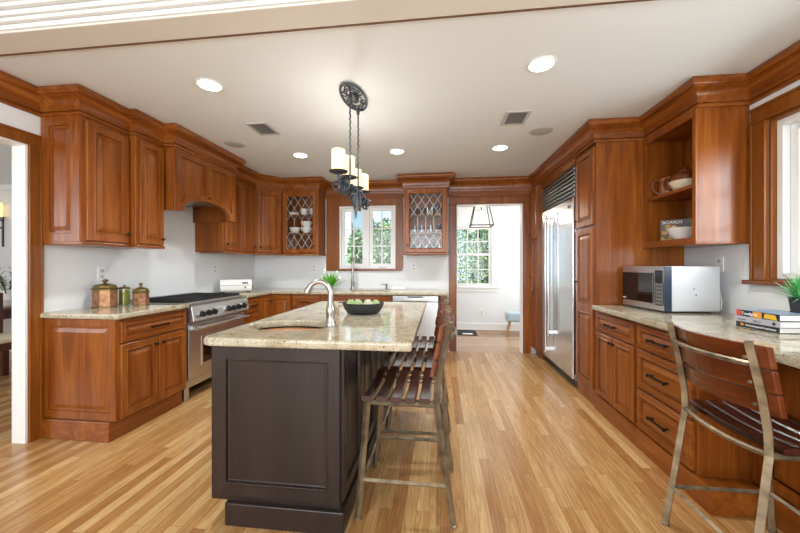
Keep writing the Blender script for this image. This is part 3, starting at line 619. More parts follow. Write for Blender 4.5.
b.build('handle', 'steel_h', d_, smooth=True)
MB().prism([(-.045, .735), (-.06, .75), (-.035, .885), (.03, .905), (.03, .735)], 0, w, 'x').build('control_panel', 'steel_h', c, bevel=.003)
for i, x in enumerate((.10, .19, .27, .50, .59, .68, .78)):
    b = MB(); b.tube([(x, -.045, .81), (x, -.06, .808)], [.031, .031], 18); o = b.build('knob', 'steel', c, smooth=True)
    b = MB(); b.tube([(x, -.06, .808), (x, -.064, .808), (x, -.092, .803), (x, -.096, .803)], [.026, .029, .025, .02], 16); b.box(x-.005, -.102, .785, x+.005, -.09, .825); b.build('knob_cap', 'black_plastic', o, smooth=True)
MB().rings((.33, -.049, .775), (1, 0, 0), (0, .18, 1), (0, -1, .18), .11, .07, [(0, 0), (0, .006), (.004, .008), (.010, .008), (.012, .004)]).build('display', 'satin_silver', c)
MB().box(.0, .03, .90, w, .61, .915).build('cooktop', 'steel_h', c, bevel=.003); MB().box(0, .59, .915, w, .612, .945).build('back_guard', 'steel_h', c)
MB().box(.012, .02, .13, w-.012, .04, .19).build('kick_plate', 'steel_h', c, bevel=.003)
for x in (.05, w-.05):
    for y in (.08, .55): MB().box(x-.03, y-.03, 0, x+.03, y+.03, .12).build('leg', 'steel', c, bevel=.004)
for k in range(3):
    x0 = .02+k*.2925; x1 = x0+.283; b = MB(); zt = .938
    for y in (.05, .56): b.box(x0, y, .915, x1, y+.014, zt)
    for x in (x0, x1-.014): b.box(x, .064, .915, x+.014, .56, zt)
    b.box(x0+.014, .30, .920, x1-.014, .314, zt)
    for i in range(1, 4): x = x0+(x1-x0)*i/4; b.box(x-.006, .064, .926, x+.006, .30, zt).box(x-.006, .314, .926, x+.006, .56, zt)
    b.build('grate', 'black_iron', c, bevel=.002)
    for y in (.18, .44): b = MB(); b.lathe([(.045, .916), (.045, .922), (.03, .926)], ((x0+x1)/2, y, 0), 16); b.build('burner', 'black_iron', c)

# ------------------------------------------------------------------ bar stools
def make_stool(label, group):
    c = thing('bar_stool', label, 'stool', (0, 0, 0), 0, group)
    r = .0165
    for s in (-1, 1):
        b = MB(); b.tube([(-.235, s*.222, .012), (-.19, s*.203, .575)], r, 4, up=(1, 1, 0)); b.lathe([(.018, 0), (.018, .012), (.012, .014)], (-.235, s*.222, 0), 10); b.build('leg', 'stool_metal', c)
        b = MB(); b.tube([(.235, s*.222, .012), (.20, s*.214, .25), (.155, s*.206, .575), (.158, s*.206, .66), (.180, s*.206, .80), (.223, s*.206, .985)], r, 4, up=(1, 1, 0)); b.lathe([(.018, 0), (.018, .012), (.012, .014)], (.235, s*.222, 0), 10)
        for z in (.76, .84, .93): xx = .17+(z-.70)*.19; b.tube([(xx+.018, s*.206, z), (xx+.026, s*.206, z)], .006, 8)
        b.build('back_leg', 'stool_metal', c)
    b = MB()
    for s in (-1, 1): b.tube([(-.192, s*.200, .572), (.155, s*.203, .572)], .012, 4, up=(0, 1, 1))
    b.tube([(-.192, -.2, .572), (-.192, .2, .572)], .011, 4, up=(1, 0, 1)); b.build('seat_frame', 'stool_metal', c)
    b = MB(); b.tube([(.158+.018*(1-(y/.2)**2), y, .578-.012*(1-(y/.2)**2)) for y in [-.205+.41*i/10 for i in range(11)]], .011, 8); b.build('back_rail', 'stool_metal', c, smooth=True)
    b = MB(); z = .19; zx = .235-.043*.33
    for s in (-1, 1): b.tube([(-zx+.008, s*.214, z), (.21, s*.216, z)], .0105, 4, up=(0, 1, 1))
    for x in (-zx+.006, .21): b.tube([(x, -.214, z), (x, .214, z)], .0105, 4, up=(1, 0, 1))
    b.build('stretcher', 'stool_metal', c)
    n = 10
    for i in range(5):
        x = -.215+i*.0715; b = MB(); ys = [-.225+.45*k/n for k in range(n+1)]; vs = []; fs = []
        for y in ys:
            dip = -.018*(1-(y/.225)**2)
            for xx, zz in ((x, .588), (x+.053, .588), (x+.053, .608), (x+.047, .614), (x+.006, .614), (x, .608)): vs.append((xx, y, zz+dip))
        for k in range(n):
            for q in range(6): fs.append((k*6+q, k*6+(q+1) % 6, k*6+6+(q+1) % 6, k*6+6+q))
        fs += [tuple(range(6)), tuple(n*6+q for q in range(6))]; b.add(vs, fs); b.build('seat_slat', 'walnut_seat', c)
    for i in range(3):
        z0 = .722+i*.086; z1 = z0+.079; vs = []; fs = []; b = MB(); n = 12
        for k in range(n+1):
            y = -.238+.476*k/n; bow = .045*(1-(y/.206)**2)
            for z, e in ((z0, 0), (z0, 1), (z1, 1), (z1, 0)):
                xb = .168+(z-.70)*.19-.016; vs.append((xb+bow-(.02 if e == 0 else 0), y, z))
        for k in range(n):
            for q in range(4): fs.append((k*4+q, k*4+(q+1) % 4, k*4+4+(q+1) % 4, k*4+4+q))
        fs += [(0, 1, 2, 3), tuple(n*4+q for q in range(4))]; b.add(vs, fs); b.build('back_slat', 'walnut_back', c, bevel=.003)
    b = MB(); zr = .905; b.tube([(.168+(zr-.70)*.19+.004+.045*(1-(y/.206)**2), y, zr) for y in [-.2+.4*i/12 for i in range(13)]], .0095, 8); b.build('back_brace', 'stool_metal', c, smooth=True)
    return c
s1 = make_stool('slatted wood and metal bar stool nearest the island corner', 'bar stools along the island'); s1.location = (-.175, 1.88, 0)
dup(s1, (-.173, 2.39, 0), 0, 'slatted wood and metal bar stool in the middle of the island row')
dup(s1, (-.175, 2.90, 0), 0, 'slatted wood and metal bar stool at the island end nearest the dishwasher')
s4 = dup(s1, (1.325, 1.58, 0), PI+.015, 'lone slatted wood and metal bar stool pulled up to the desk counter'); del s4['group']

# ------------------------------------------------------------------ ceiling fixtures
def downlight(i, x, y, label):
    c = thing('recessed_light', label, 'ceiling light', (x, y, ZC), 0, 'recessed ceiling lights')
    b = MB(); b.lathe([(.072, -.001), (.088, -.001), (.09, -.004), (.086, -.008), (.074, -.008), (.072, -.003)], n=28); b.build('trim_ring', 'white_trim', c, smooth=True)
    MB().lathe([(.0, -.003), (.073, -.003), (.073, -.001), (0, -.001)], n=28).build('lens', 'lamp_lens', c)
    l = bpy.data.lights.new('downlight_beam', 'SPOT'); l.energy = 40; l.spot_size = 2.5; l.spot_blend = .9; l.shadow_soft_size = .07; l.color = (.97, .985, 1)
    o = bpy.data.objects.new('downlight_beam', l); COL.objects.link(o); o.parent = c; o.location = (0, 0, -.03)
for i, (x, y, lb) in enumerate([(-1.61, 2.21, 'recessed ceiling light above the counter by the dining doorway, in line with the pendant canopy'), (.63, 2.23, 'recessed ceiling light over the walkway, closest to the open shelf'), (-1.60, 3.74, 'recessed ceiling light in front of the mug cabinet'), (-.48, 3.74, 'recessed ceiling light in front of the back window'), (.635, 3.76, 'recessed ceiling light near the back doorway')]): downlight(i, x, y, lb)
def vent(x, y, label, w=.20, l=.28):
    c = thing('ceiling_vent', label, 'vent', (x, y, ZC), 0, 'ceiling vents'); b = MB()
    b.box(-w/2, -l/2, -.008, w/2, -l/2+.025, -.0005).box(-w/2, l/2-.025, -.008, w/2, l/2, -.0005).box(-w/2, -l/2+.025, -.008, -w/2+.025, l/2-.025, -.0005).box(w/2-.025, -l/2+.025, -.008, w/2, l/2-.025, -.0005); b.build('frame', 'grille_grey', c, bevel=.002)
    MB().box(-w/2+.025, -l/2+.025, -.003, w/2-.025, l/2-.025, -.0005).build('duct', 'grille_dark', c); b = MB()
    for i in range(9): y_ = -l/2+.04+i*(l-.08)/8; b.box(-w/2+.025, y_-.004, -.007, w/2-.025, y_+.004, -.004)
    b.build('louvre', 'slot_grey', c)
vent(-1.63, 2.98, 'white ceiling vent in front of the range hood'); vent(.64, 3.02, 'white ceiling vent near the tall pantry')
for x, y, lb in ((-2.13, 3.32, 'round flush ceiling speaker near the range hood'), (.94, 3.34, 'round flush ceiling speaker near the tall pantry')):
    b = MB(); b.lathe([(0, -.006), (.09, -.006), (.1, -.0045), (.104, -.001), (0, -.001)], (0, 0, 0), 30); o = b.build('ceiling_speaker', 'speaker_grey', smooth=True); o.location = (x, y, ZC); tag(o, lb, 'speaker', 'ceiling speakers')

# island pendant
PX = -.644
c = thing('pendant_light', 'wrought-iron island pendant with four candle shades hanging over the island', 'pendant light', (PX, 2.485, ZC))
can = empty_part('canopy', c)
el = lambda rx, ry, z, n=40: [(rx*math.cos(2*PI*i/n), ry*math.sin(2*PI*i/n), z) for i in range(n)]
b = MB(); b.tube(el(.085, .205, -.015), .0085, 6, True); b.tube(el(.05, .12, -.018, 28), .004, 5, True)
for s in (-1, 1):
    for q in (-1, 1):
        b.tube([(q*(.012+.03*math.sin(a)), s*(.115+.04*(a/PI)+.02*math.cos(2*a)), -.017) for a in [PI*k/10 for k in range(11)]], .005, 5)
        b.tube([(q*(.055+.02*math.cos(a)), s*(.07+.035*math.sin(a)), -.017) for a in [2*PI*k/12 for k in range(12)]], .0045, 5, True)
        b.tube([(q*.03, s*.05, -.018), (q*.075, s*.1, -.016)], .005, 5)
    b.tube([(0, s*.12, -.018), (0, s*.2, -.016)], .006, 5)
b.build('scroll_ring', 'iron', can, smooth=True)
MB().lathe([(.0, -.04), (.022, -.035), (.032, -.028), (.035, -.003), (0, -.003)], n=20, sy=1.9).build('ceiling_cup', 'iron', can, smooth=True)
ZBAR = 1.86-ZC
for y in (-.11, .13):
    b = MB(); n = 60
    b.tube([(.0026*math.cos(i*1.5)*(1 if 14 < i < 46 else 0), y+.0026*math.sin(i*1.5)*(1 if 14 < i < 46 else 0), -.02+(ZBAR+.02+.02)*i/n) for i in range(n+1)], .0062, 6); b.lathe([(.012, -.08), (.014, -.06), (.010, -.045)], (0, y, 0), 10); b.build('rod', 'iron', c, smooth=True)
b = MB(); b.tube([(-.02, -.26, ZBAR), (-.02, -.15, ZBAR-.02), (-.01, 0, ZBAR), (-.01, .1, ZBAR), (-.02, .3, ZBAR-.02), (-.03, .5, ZBAR)], .011, 8)
def scroll(cx, cy, cz, R, turns, dirv, sgn=1, r=.007):
    pts = []
    for i in range(26):
        f = i/25; a = turns*2*PI*f; rr = R*(1-f*.75); pts.append((cx+dirv[0]*rr*math.cos(a)*sgn, cy+dirv[1]*rr*math.cos(a)*sgn, cz+rr*math.sin(a)))
    b.tube(pts, r, 6)
for y, xo in ((-.20, -.04), (-.04, -.02), (.12, -.02), (.30, -.04), (.46, -.03)):
    scroll(xo*.5, y-.035, ZBAR-.07, .055, 1.5, (.25, .97), 1, .009); scroll(xo*.5, y+.045, ZBAR-.065, .048, 1.4, (.25, -.97), 1, .009)
    scroll(xo+.03, y, ZBAR-.05, .042, 1.3, (.9, .3), -1, .008); scroll(xo-.03, y, ZBAR-.05, .042, 1.3, (-.9, .3), -1, .008); b.ball((xo*.5, y, ZBAR-.02), .018, 10)
for y in (-.02, .16): b.tube([(0, y, ZBAR-.02), (0, y+.01, ZBAR-.12), (0, y+.03, ZBAR-.16)], [.012, .018, .009], 8)
b.tube([(0, .06, ZBAR), (0, .06, ZBAR-.16), (0, .06, ZBAR-.19), (0, .06, ZBAR-.24)], [.012, .02, .011, .004], 8); b.build('scroll_bar', 'iron', c, smooth=True)
for k, (sx_, y) in enumerate(((-.058, -.20), (-.03, -.04), (-.06, .30), (-.035, .46))):
    a = empty_part('candle_arm', c); zt = 1.905-ZC
    b = MB(); b.tube([(0, y, ZBAR), (sx_*.6, y, ZBAR-.03), (sx_, y, ZBAR-.015), (sx_, y, zt)], .007, 8); b.lathe([(.0, zt-.006), (.03, zt-.008), (.06, zt+.002), (.066, zt+.009), (.062, zt+.011), (0, zt+.004)], (sx_, y, 0), 22); b.build('drip_pan', 'iron', a, smooth=True)
    b = MB(); b.lathe([(.0, zt+.012), (.046, zt+.012), (.047, zt+.02), (.047, zt+.155), (.043, zt+.158), (.040, zt+.15), (0, zt+.14)], (sx_, y, 0), 22); b.build('candle_shade', 'candle_glass', a, smooth=True)
    l = bpy.data.lights.new('candle_flame', 'POINT'); l.energy = 1.1; l.color = (1, .96, .9); l.shadow_soft_size = 0; o = bpy.data.objects.new('candle_flame', l); COL.objects.link(o); o.parent = a; o.location = (sx_, y, zt+.17)

# ------------------------------------------------------------------ things on the counters
def canister(label, x, y, R, h, rz):
    c = thing('canister', label, 'canister', (x, y, .9155), rz, 'copper canisters'); n = 8
    MB().lathe([(R, 0), (R, h)], n=n).build('body', 'copper', c)
    MB().lathe([(R*1.04, 0), (R*1.04, .008), (R, .01)], n=n).build('base_band', 'brass', c); MB().lathe([(R*1.01, h-.012), (R*1.01, h)], n=n).build('rim_band', 'brass', c)
    l = MB(); l.lathe([(R*1.12, h), (R*1.14, h+.006), (R*.98, h+.012), (R*.92, h+.03), (R*.35, h+.045), (0, h+.046)], n=n).lathe([(R*.18, h+.045), (R*.1, h+.055), (R*.25, h+.066), (R*.26, h+.074), (R*.1, h+.084), (0, h+.085)], n=12); l.build('lid', 'brass', c)
canister('large octagonal copper canister with a brass lid', -2.785, 2.53, .086, .15, .0)
canister('small octagonal copper canister with a brass lid beside the range', -2.60, 2.68, .059, .112, .2)
c = thing('glass_jar', 'green-filled glass jar with a metal lid between the copper canisters', 'jar', (-2.755, 2.675, .9155), .9)
MB().lathe([(.036, .005), (.036, .13)], n=20).build('filling', 'jar_green', c, smooth=True); MB().lathe([(.04, 0), (.042, .01), (.042, .135), (.038, .14)], n=20).build('glass_wall', 'drink_glass', c, smooth=True)
MB().lathe([(.044, .14), (.044, .15), (.03, .158), (.006, .16), (.008, .175), (0, .178)], n=20).build('lid', 'brass', c, smooth=True); MB().tube([(.042, 0, .13), (.075, 0, .13), (.08, 0, .115), (.075, 0, .06), (.05, 0, .03), (.042, 0, .03)], .004, 6).build('handle', 'brass', c, smooth=True)
# bread box
c = thing('bread_box', 'white enamel bread box in the corner past the range', 'bread box', (-2.68, 4.19, .9155), .62)
pr = rrect(-.11, .008, .11, .165, .05); b = MB(); b.prism([(p[0], p[1]) for p in pr], -.185, .185, 'x'); b.build('body', 'white_enamel', c, smooth=True, bevel=.008)
MB().box(-.18, -.113, .09, .18, -.108, .094).build('seam', 'slot_grey', c); MB().box(.07, -.118, .112, .14, -.108, .13).build('label_plate', 'ink_dark', c); MB().tube([(.105, -.108, .065), (.105, -.125, .065)], [.008, .011], 10).build('knob', 'stoneware_brown', c)
for x in (-.15, .15): MB().box(x-.02, -.09, 0, x+.02, .09, .01).build('foot', 'black_plastic', c)
# vase of tulips
c = thing('tulip_vase', 'small glass vase of white tulips beside the sink faucet', 'vase', (-1.60, 4.80, .9155))
MB().lathe([(.04, 0), (.045, .01), (.04, .06), (.045, .10), (.042, .10), (.036, .06), (.04, .012), (0, .008)], n=18).build('vase_body', 'drink_glass', c, smooth=True)
rn = random.Random(3); lf = MB(); st = MB()
def blade(mb, o, d, L, w, droop, n=5):
    d = Vector(d).normalized(); s = d.cross(Vector((0, 0, 1))); s = s.normalized() if s.length > .01 else Vector((1, 0, 0)); vs = []; o = Vector(o)
    for i in range(n+1):
        f = i/n; p = o+d*L*f+Vector((0, 0, -droop*f*f)); ww = w*(math.sin(PI*min(f*.85+.12, 1))); vs += [p-s*ww, p+s*ww]
    mb.add(vs, [(2*i, 2*i+1, 2*i+3, 2*i+2) for i in range(n)])
for i in range(80): a = rn.uniform(0, 2*PI); e = rn.uniform(.3, 1.4); blade(lf, (0, 0, .03), (math.cos(a)*math.cos(e), math.sin(a)*math.cos(e), math.sin(e)), rn.uniform(.16, .27), rn.uniform(.012, .02), rn.uniform(0, .07))
lf.build('leaf_bunch', 'fresh_green', c)
for i in range(11):
    a = rn.uniform(0, 2*PI); e = rn.uniform(.35, 1.2); L = rn.uniform(.2, .28); t_ = Vector((math.cos(a)*math.cos(e), math.sin(a)*math.cos(e), math.sin(e)))*L+Vector((0, 0, .02))
    b = MB(); b.tube([(0, 0, .03), t_*.6+Vector((0, 0, .01)), t_], .003, 5); sm = b.build('stem', 'fresh_green', c)
    b = MB(); b.lathe([(.004, -.012), (.014, -.004), (.017, .012), (.012, .028), (.005, .034)], t_, 10); b.build('tulip_flower', 'tulip_white', sm, smooth=True)
# soap dispenser and towel
c = thing('soap_dispenser', 'small nickel soap dispenser beside the sink', 'dispenser', (-.79, 4.94, .9155), 3.5); b = MB(); b.lathe([(.022, 0), (.022, .008), (.013, .015), (.013, .05), (.017, .055), (.017, .075), (0, .078)], n=14); b.build('pump_body', 'nickel', c, smooth=True)
MB().tube([(0, 0, .065), (.05, 0, .072), (.085, 0, .064)], [.008, .006, .005], 8).build('nozzle', 'nickel', c, smooth=True)
b = MB(); b.box(-.10, -.06, 0, .10, .06, .022).box(-.085, -.055, .022, .095, .055, .042); o = b.build('folded_towel', 'towel', bevel=.009, seg=3); o.location = (-.605, 4.90, .9155); o.rotation_euler = (0, 0, .12); tag(o, 'folded white dish towel on the counter above the dishwasher', 'towel')
# bowl of artichokes on the island
c = thing('serving_bowl', 'oval black serving bowl with a lip handle on the island', 'bowl', (-.555, 2.40, .9175), -.1)
b = MB(); b.lathe([(.0, .0), (.1, .0), (.118, .008), (.138, .035), (.152, .072), (.156, .078), (.150, .078), (.134, .04), (.112, .016), (0, .012)], n=40, sy=.82); b.build('bowl_body', 'bowl_black', c, smooth=True)
MB().prism(rrect(-.185, -.03, -.148, .03, .012), .072, .078, 'z').build('lip_handle', 'bowl_black', c, bevel=.002)
rn = random.Random(5); first = None; k = 0
for x, y, z, r in [(-.085, -.02, .055, .036), (-.02, -.05, .054, .036), (.05, -.04, .054, .036), (.092, .012, .056, .033), (-.05, .045, .054, .034), (.025, .04, .054, .034)]:
    o = thing('artichoke', ['pale green artichoke resting in the black bowl', 'creamy artichoke resting in the black bowl'][k % 3 == 2], 'artichoke', (-.555+x*.99, 2.40+y, .9175+z), rn.uniform(0, 6), 'artichokes in the black bowl')
    b = MB()
    for lay in range(5):
        n = 9-lay; el_ = -.6+lay*.42
        for q in range(n):
            a = 2*PI*(q+.5*(lay % 2))/n; d = Vector((math.cos(a)*math.cos(el_), math.sin(a)*math.cos(el_), math.sin(el_))); u = Vector((-math.sin(a), math.cos(a), 0)); v = d.cross(u); R = r*(.82+.03*lay); wq = r*.42
            b.add([d*R*.8-v*-wq*.6, d*R-u*wq, d*R*1.1+v*-wq*-1.1 if False else d*R*1.02+Vector((0, 0, wq*1.1)), d*R+u*wq], [(0, 1, 2, 3)])
    b.ball((0, 0, 0), r*.8, 10); b.build('leaf_head', ['pale_green', 'pale_cream'][k % 3 == 2], o); k += 1
# microwave
mwc = thing('microwave', 'silver countertop microwave with a dark glass door', 'microwave', (1.57, 3.155, .9155), -PI/2+.09); w, d, h = .485, .39, .34
MB().box(.0, .02, .012, w, d, h).build('cabinet_shell', 'satin_silver', mwc, bevel=.006); MB().box(0, -.004, .012, w, .019, h).build('front_bezel', 'steel_h', mwc, bevel=.004)
d_ = MB().box(.012, -.012, .06, .375, -.004, h-.05).build('door', 'black_glass', mwc, bevel=.002); MB().box(.02, -.0128, .075, .06, -.012, .082).build('badge', 'ink_white', d_)
MB().box(.395, -.010, .05, w-.02, -.004, h-.03).build('control_panel', 'black_plastic', mwc, bevel=.002)
MB().box(.405, -.0125, h-.07, w-.03, -.010, h-.045).build('clock_display', 'navy_plastic', mwc)
for i in range(6):
    for j in range(3): MB().box(.405+j*.026, -.0125, .06+i*.027, .405+j*.026+.02, -.010, .06+i*.027+.018).build('button', 'slot_grey', mwc)
MB().box(w-.001, -.006, .012, w+.004, .045, h-.002).build('corner_strip', 'navy_plastic', mwc, bevel=.001)
for x in (.04, w-.04):
    for y in (.05, d-.05): MB().lathe([(.014, 0), (.014, .012)], (x, y, 0), 10).build('foot', 'black_plastic', mwc)
for y, z in ((.20, .17), (.215, .125)): MB().box(w, y, z, w+.0015, y+.008, z+.014).build('vent_slot', 'slot_grey', mwc)
MB().tube([(w-.06, d, .2), (w-.05, d+.03, .19), (w-.03, d+.035, .08), (w-.03, d+.03, .02)], .004, 6).build('power_cord', 'plate_white', mwc, smooth=True)
# books and potted grass
def book(label, x, y, z, wx, ly, t, cover, rz, spine):
    c = thing('book', label, 'book', (x, y, z), rz, 'cookbooks on the desk counter')
    b = MB(); b.box(0, 0, 0, wx, ly, .003).box(0, 0, t-.003, wx, ly, t).box(0, 0, .003, .004, ly, t-.003); b.build('cover', cover, c, bevel=.0008); MB().box(.004, .004, .003, wx-.004, ly-.004, t-.003).build('page_block', 'paper', c); spine(c, ly, t); return c
U, V, N_ = (0, -1, 0), (0, 0, 1), (-1, 0, 0)
def s_bot(c, ly, t):
    MB().box(-.0006, ly-.045, t*.3, 0, ly-.028, t*.75).build('spine_emblem', 'book_orange', c); text('Gatherings', t*.55, 'ink_white', c, (-.0003, ly-.055, t*.32), U, V, N_); text('with her', t*.55, 'ink_white', c, (-.0003, ly-.128, t*.32), U, V, N_); text('artisans', t*.5, 'ink_white', c, (-.0003, ly-.175, t*.32), U, V, N_)
def s_mid(c, ly, t): text('No. 2', t*.6, 'ink_dark', c, (-.0003, ly-.11, t*.28), U, V, N_); text('kitchen notes', t*.3, 'ink_dark', c, (-.0003, ly-.02, t*.35), U, V, N_); MB().tube([(-.0008, .03, t/2), (0, .03, t/2)], t*.3, 14).build('spine_emblem', 'ink_dark', c)
def s_top(c, ly, t):
    MB().box(-.0006, ly-.028, .001, 0, ly, t-.001).build('spine_block', 'book_red', c); text('Foodgrid', t*.72, 'ink_white', c, (-.0003, ly-.031, t*.25), U, V, N_)
    MB().box(-.0006, ly-.145, .001, 0, ly-.095, t-.001).build('spine_photo', 'book_orange', c); MB().add([(-.0006, ly-.225, .002), (-.0006, ly-.155, .006), (-.0006, ly-.16, t-.004), (-.0006, ly-.215, t-.006), (0, ly-.225, .002), (0, ly-.155, .006), (0, ly-.16, t-.004), (0, ly-.215, t-.006)], [(0, 1, 2, 3), (0, 1, 5, 4), (1, 2, 6, 5), (2, 3, 7, 6), (3, 0, 4, 7)]).build('spine_photo', 'book_yellow', c)
    MB().box(.004, .004, t, .19, ly-.004, t+.0006).build('cover_art', 'book_blue', c)
bz = .9155
book('dark grey cookbook at the bottom of the stack by the window', 1.70, 1.935, bz, .21, .235, .030, 'book_black', .06, s_bot)
book('light grey cookbook in the middle of the stack by the window', 1.695, 1.925, bz+.0305, .215, .25, .030, 'book_grey', .05, s_mid)
book('navy and blue cookbook on top of the stack by the window', 1.705, 1.94, bz+.061, .20, .235, .034, 'book_navy', .05, s_top)
c = thing('potted_grass', 'bright green potted grass in a dark pot on the books', 'potted plant', (1.885, 2.03, bz+.0962)); MB().prism(rrect(-.03, -.03, .03, .03, .006, 2), 0, .006, 'z').build('pot_base', 'pot_dark', c)
b = MB(); b.lathe([(.036, .0), (.046, .075), (.050, .078), (.046, .08), (.040, .07)], n=4); b.build('pot', 'pot_dark', c, bevel=.002); MB().lathe([(0, .068), (.042, .07)], n=4).build('soil_fill', 'soil', c)
rn = random.Random(9); g = MB()
for i in range(260): a = rn.uniform(0, 2*PI); e = rn.uniform(.05, 1.5); blade(g, (rn.uniform(-.02, .02), rn.uniform(-.02, .02), .07), (math.cos(a)*math.cos(e), math.sin(a)*math.cos(e), math.sin(e)+.15), rn.uniform(.09, .17), rn.uniform(.002, .004), rn.uniform(.0, .04), 4)
g.build('grass_leaves', 'grass_leaf', c)
# crockery on the open shelf
c = thing('teapot', 'brown and cream stoneware teapot on the upper tier of the open shelf', 'teapot', (1.90, 2.90, 1.8405), -1.0); c.scale = (1.12, 1.12, 1.32)
b = MB(); b.lathe([(0, 0), (.055, 0), (.065, .006), (.092, .045), (.095, .06)], n=28); b.build('lower_body', 'stoneware_cream', c, smooth=True); b = MB(); b.lathe([(.095, .06), (.092, .085), (.07, .108), (.05, .114), (.0, .114)], n=28); b.build('upper_body', 'stoneware_brown', c, smooth=True)
b = MB(); b.lathe([(.048, .114), (.046, .122), (.015, .130), (.01, .136), (.014, .144), (0, .148)], n=20); b.build('lid', 'stoneware_brown', c, smooth=True)
MB().tube([(.085, 0, .06), (.12, 0, .085), (.145, 0, .13), (.155, 0, .145)], [.018, .014, .011, .010], 10).build('spout', 'stoneware_brown', c, smooth=True); MB().tube([(-.085, 0, .09), (-.12, 0, .10), (-.135, 0, .07), (-.12, 0, .035), (-.085, 0, .03)], .009, 8).build('handle', 'stoneware_brown', c, smooth=True)
c = thing('pitcher', 'tan stoneware pitcher with a looped handle behind the teapot', 'pitcher', (1.885, 3.085, 1.8405), 2.75); b = MB(); b.lathe([(0, 0), (.055, 0), (.062, .02), (.06, .08), (.05, .13), (.052, .15), (.047, .15), (.045, .13), (.05, .05), (0, .01)], n=24); b.build('jug_body', 'stoneware_tan', c, smooth=True)
MB().tube([(.05, 0, .13), (.09, 0, .14), (.11, 0, .10), (.095, 0, .05), (.06, 0, .02)], .008, 8).build('handle', 'stoneware_brown', c, smooth=True)
b = MB(); b.lathe([(0, 0), (.045, 0), (.05, .008), (.09, .05), (.118, .105), (.121, .108), (.114, .106), (.085, .055), (.04, .014), (0, .012)], n=32); o = b.build('white_bowl', 'china', smooth=True); o.location = (1.90, 2.92, ZU0+.0225); tag(o, 'large white china bowl on the lower tier of the open shelf', 'bowl')
c = thing('cookbook', 'upright cookbook with a food cover behind the white bowl', 'book', (1.955, 3.105, ZU0+.0225), -.62); R3 = Matrix.Rotation(-.12, 3, 'X')
b = MB(); b.box(-.10, -.012, 0, .10, .012, .20); b.build('cover', 'cover_brown', c, bevel=.001); MB().box(-.094, -.009, .003, .104, .009, .197).build('page_block', 'book_yellow', c)
b = MB(); rn = random.Random(4)
for i in range(40): x, z, r = rn.uniform(-.09, .03), rn.uniform(.015, .15), rn.uniform(.008, .016); b.tube([(x, -.0135-.0001*i*.05, z), (x, -.012, z)], r, 8)
b.build('cover_art', 'herb_cover', c); text('BOARDS', .034, 'ink_white', c, (.092, -.0127, .163), (-1, 0, 0), (0, 0, 1), (0, -1, 0), align='RIGHT') if False else text('BOARDS', .034, 'ink_white', c, (-.085, -.0127, .165), (1, 0, 0), (0, 0, 1), (0, -1, 0))
# mugs, bowls and glasses behind the lattice
def lathe_thing(name, prof, m, label, cat, group, n=18, handle=None):
    c = thing(name, label, cat, (0, 0, 0), 0, group); MB().lathe(prof, n=n).build('cup_body', m, c, smooth=True)
    if handle: MB().tube(handle, .005, 6).build('handle', m, c, smooth=True)
    return c
mug = lathe_thing('mug', [(0, 0), (.040, 0), (.046, .01), (.050, .098), (.046, .098), (.042, .012), (0, .008)], 'china', 'white mug on the top shelf behind the lattice glass', 'mug', 'white mugs behind lattice glass', handle=[(.047, 0, .082), (.078, 0, .078), (.084, 0, .05), (.072, 0, .026), (.046, 0, .022)])
Z1, Z2, Z3 = ZU0+.0225, 1.7455, 2.0105
mug.location = (-2.03, 4.88, Z3); dup(mug, (-1.885, 4.88, Z3), .4, mug['label'])
bw = lathe_thing('cup_bowl', [(0, 0), (.040, 0), (.05, .01), (.078, .055), (.084, .085), (.080, .085), (.072, .055), (.044, .014), (0, .01)], 'china', 'white bowl on the middle shelf behind the lattice glass', 'bowl', 'white bowls behind lattice glass', 22)
bw.location = (-2.17, 4.88, Z2); dup(bw, (-1.985, 4.88, Z2), 0, bw['label']); dup(bw, (-1.985, 4.88, Z2+.086), 0, bw['label']); dup(mug, (-1.84, 4.92, Z2), 2.5, 'white mug on the middle shelf next to the stacked bowls')
pl = lathe_thing('saucer_stack', [(0, 0), (.045, 0), (.075, .012), (.075, .016), (.06, .014), (.075, .026), (.075, .03), (.06, .028), (.075, .040), (.075, .044), (.05, .034), (0, .03)], 'china', 'low stack of white saucers on the bottom shelf of the mug cabinet', 'saucers', 'white saucers behind lattice glass', 24)
pl.location = (-2.16, 4.88, Z1); dup(pl, (-2.0, 4.88, Z1), 0, pl['label']); q = dup(pl, (-2.19, 4.88, Z3), 0, 'low stack of white saucers on the top shelf beside the mugs'); m2 = dup(mug, (-1.85, 4.93, Z1), 1, 'white mug on the bottom shelf of the lattice cabinet')
tumb = lathe_thing('drinking_glass', [(0, 0), (.028, 0), (.034, .11), (.031, .11), (.026, .008), (0, .008)], 'drink_glass', 'clear tumbler in the glassware cabinet beside the back doorway', 'glass', 'clear tumblers in the glassware cabinet', 16)
gob = lathe_thing('goblet', [(0, 0), (.032, 0), (.03, .004), (.006, .01), (.006, .045), (.03, .07), (.036, .12), (.033, .12), (.027, .072), (0, .055)], 'blue_glass', 'blue-tinted goblet in the glassware cabinet beside the back doorway', 'glass', 'blue goblets in the glassware cabinet', 16)
Y1, Y2, Y3 = ZU0+.0225, 1.7305, 1.9905
tp = [(-.19, Y3), (-.12, Y3), (-.37, Y2), (-.27, Y2), (-.14, Y2), (-.30, Y1), (-.20, Y1), (-.02, Y1)]; gp = [(-.045, Y3), (.035, Y3), (-.02, Y2), (-.11, Y1), (-.39, Y1)]
for i, (x, z) in enumerate(tp):
    if i == 0: tumb.location = (x, 4.90, z)
    else: dup(tumb, (x, 4.90+.02*(i % 3), z), 0, tumb['label'])
for i, (x, z) in enumerate(gp):
    if i == 0: gob.location = (x, 4.89, z)
    else: dup(gob, (x, 4.89+.02*(i % 2), z), 0, gob['label'])
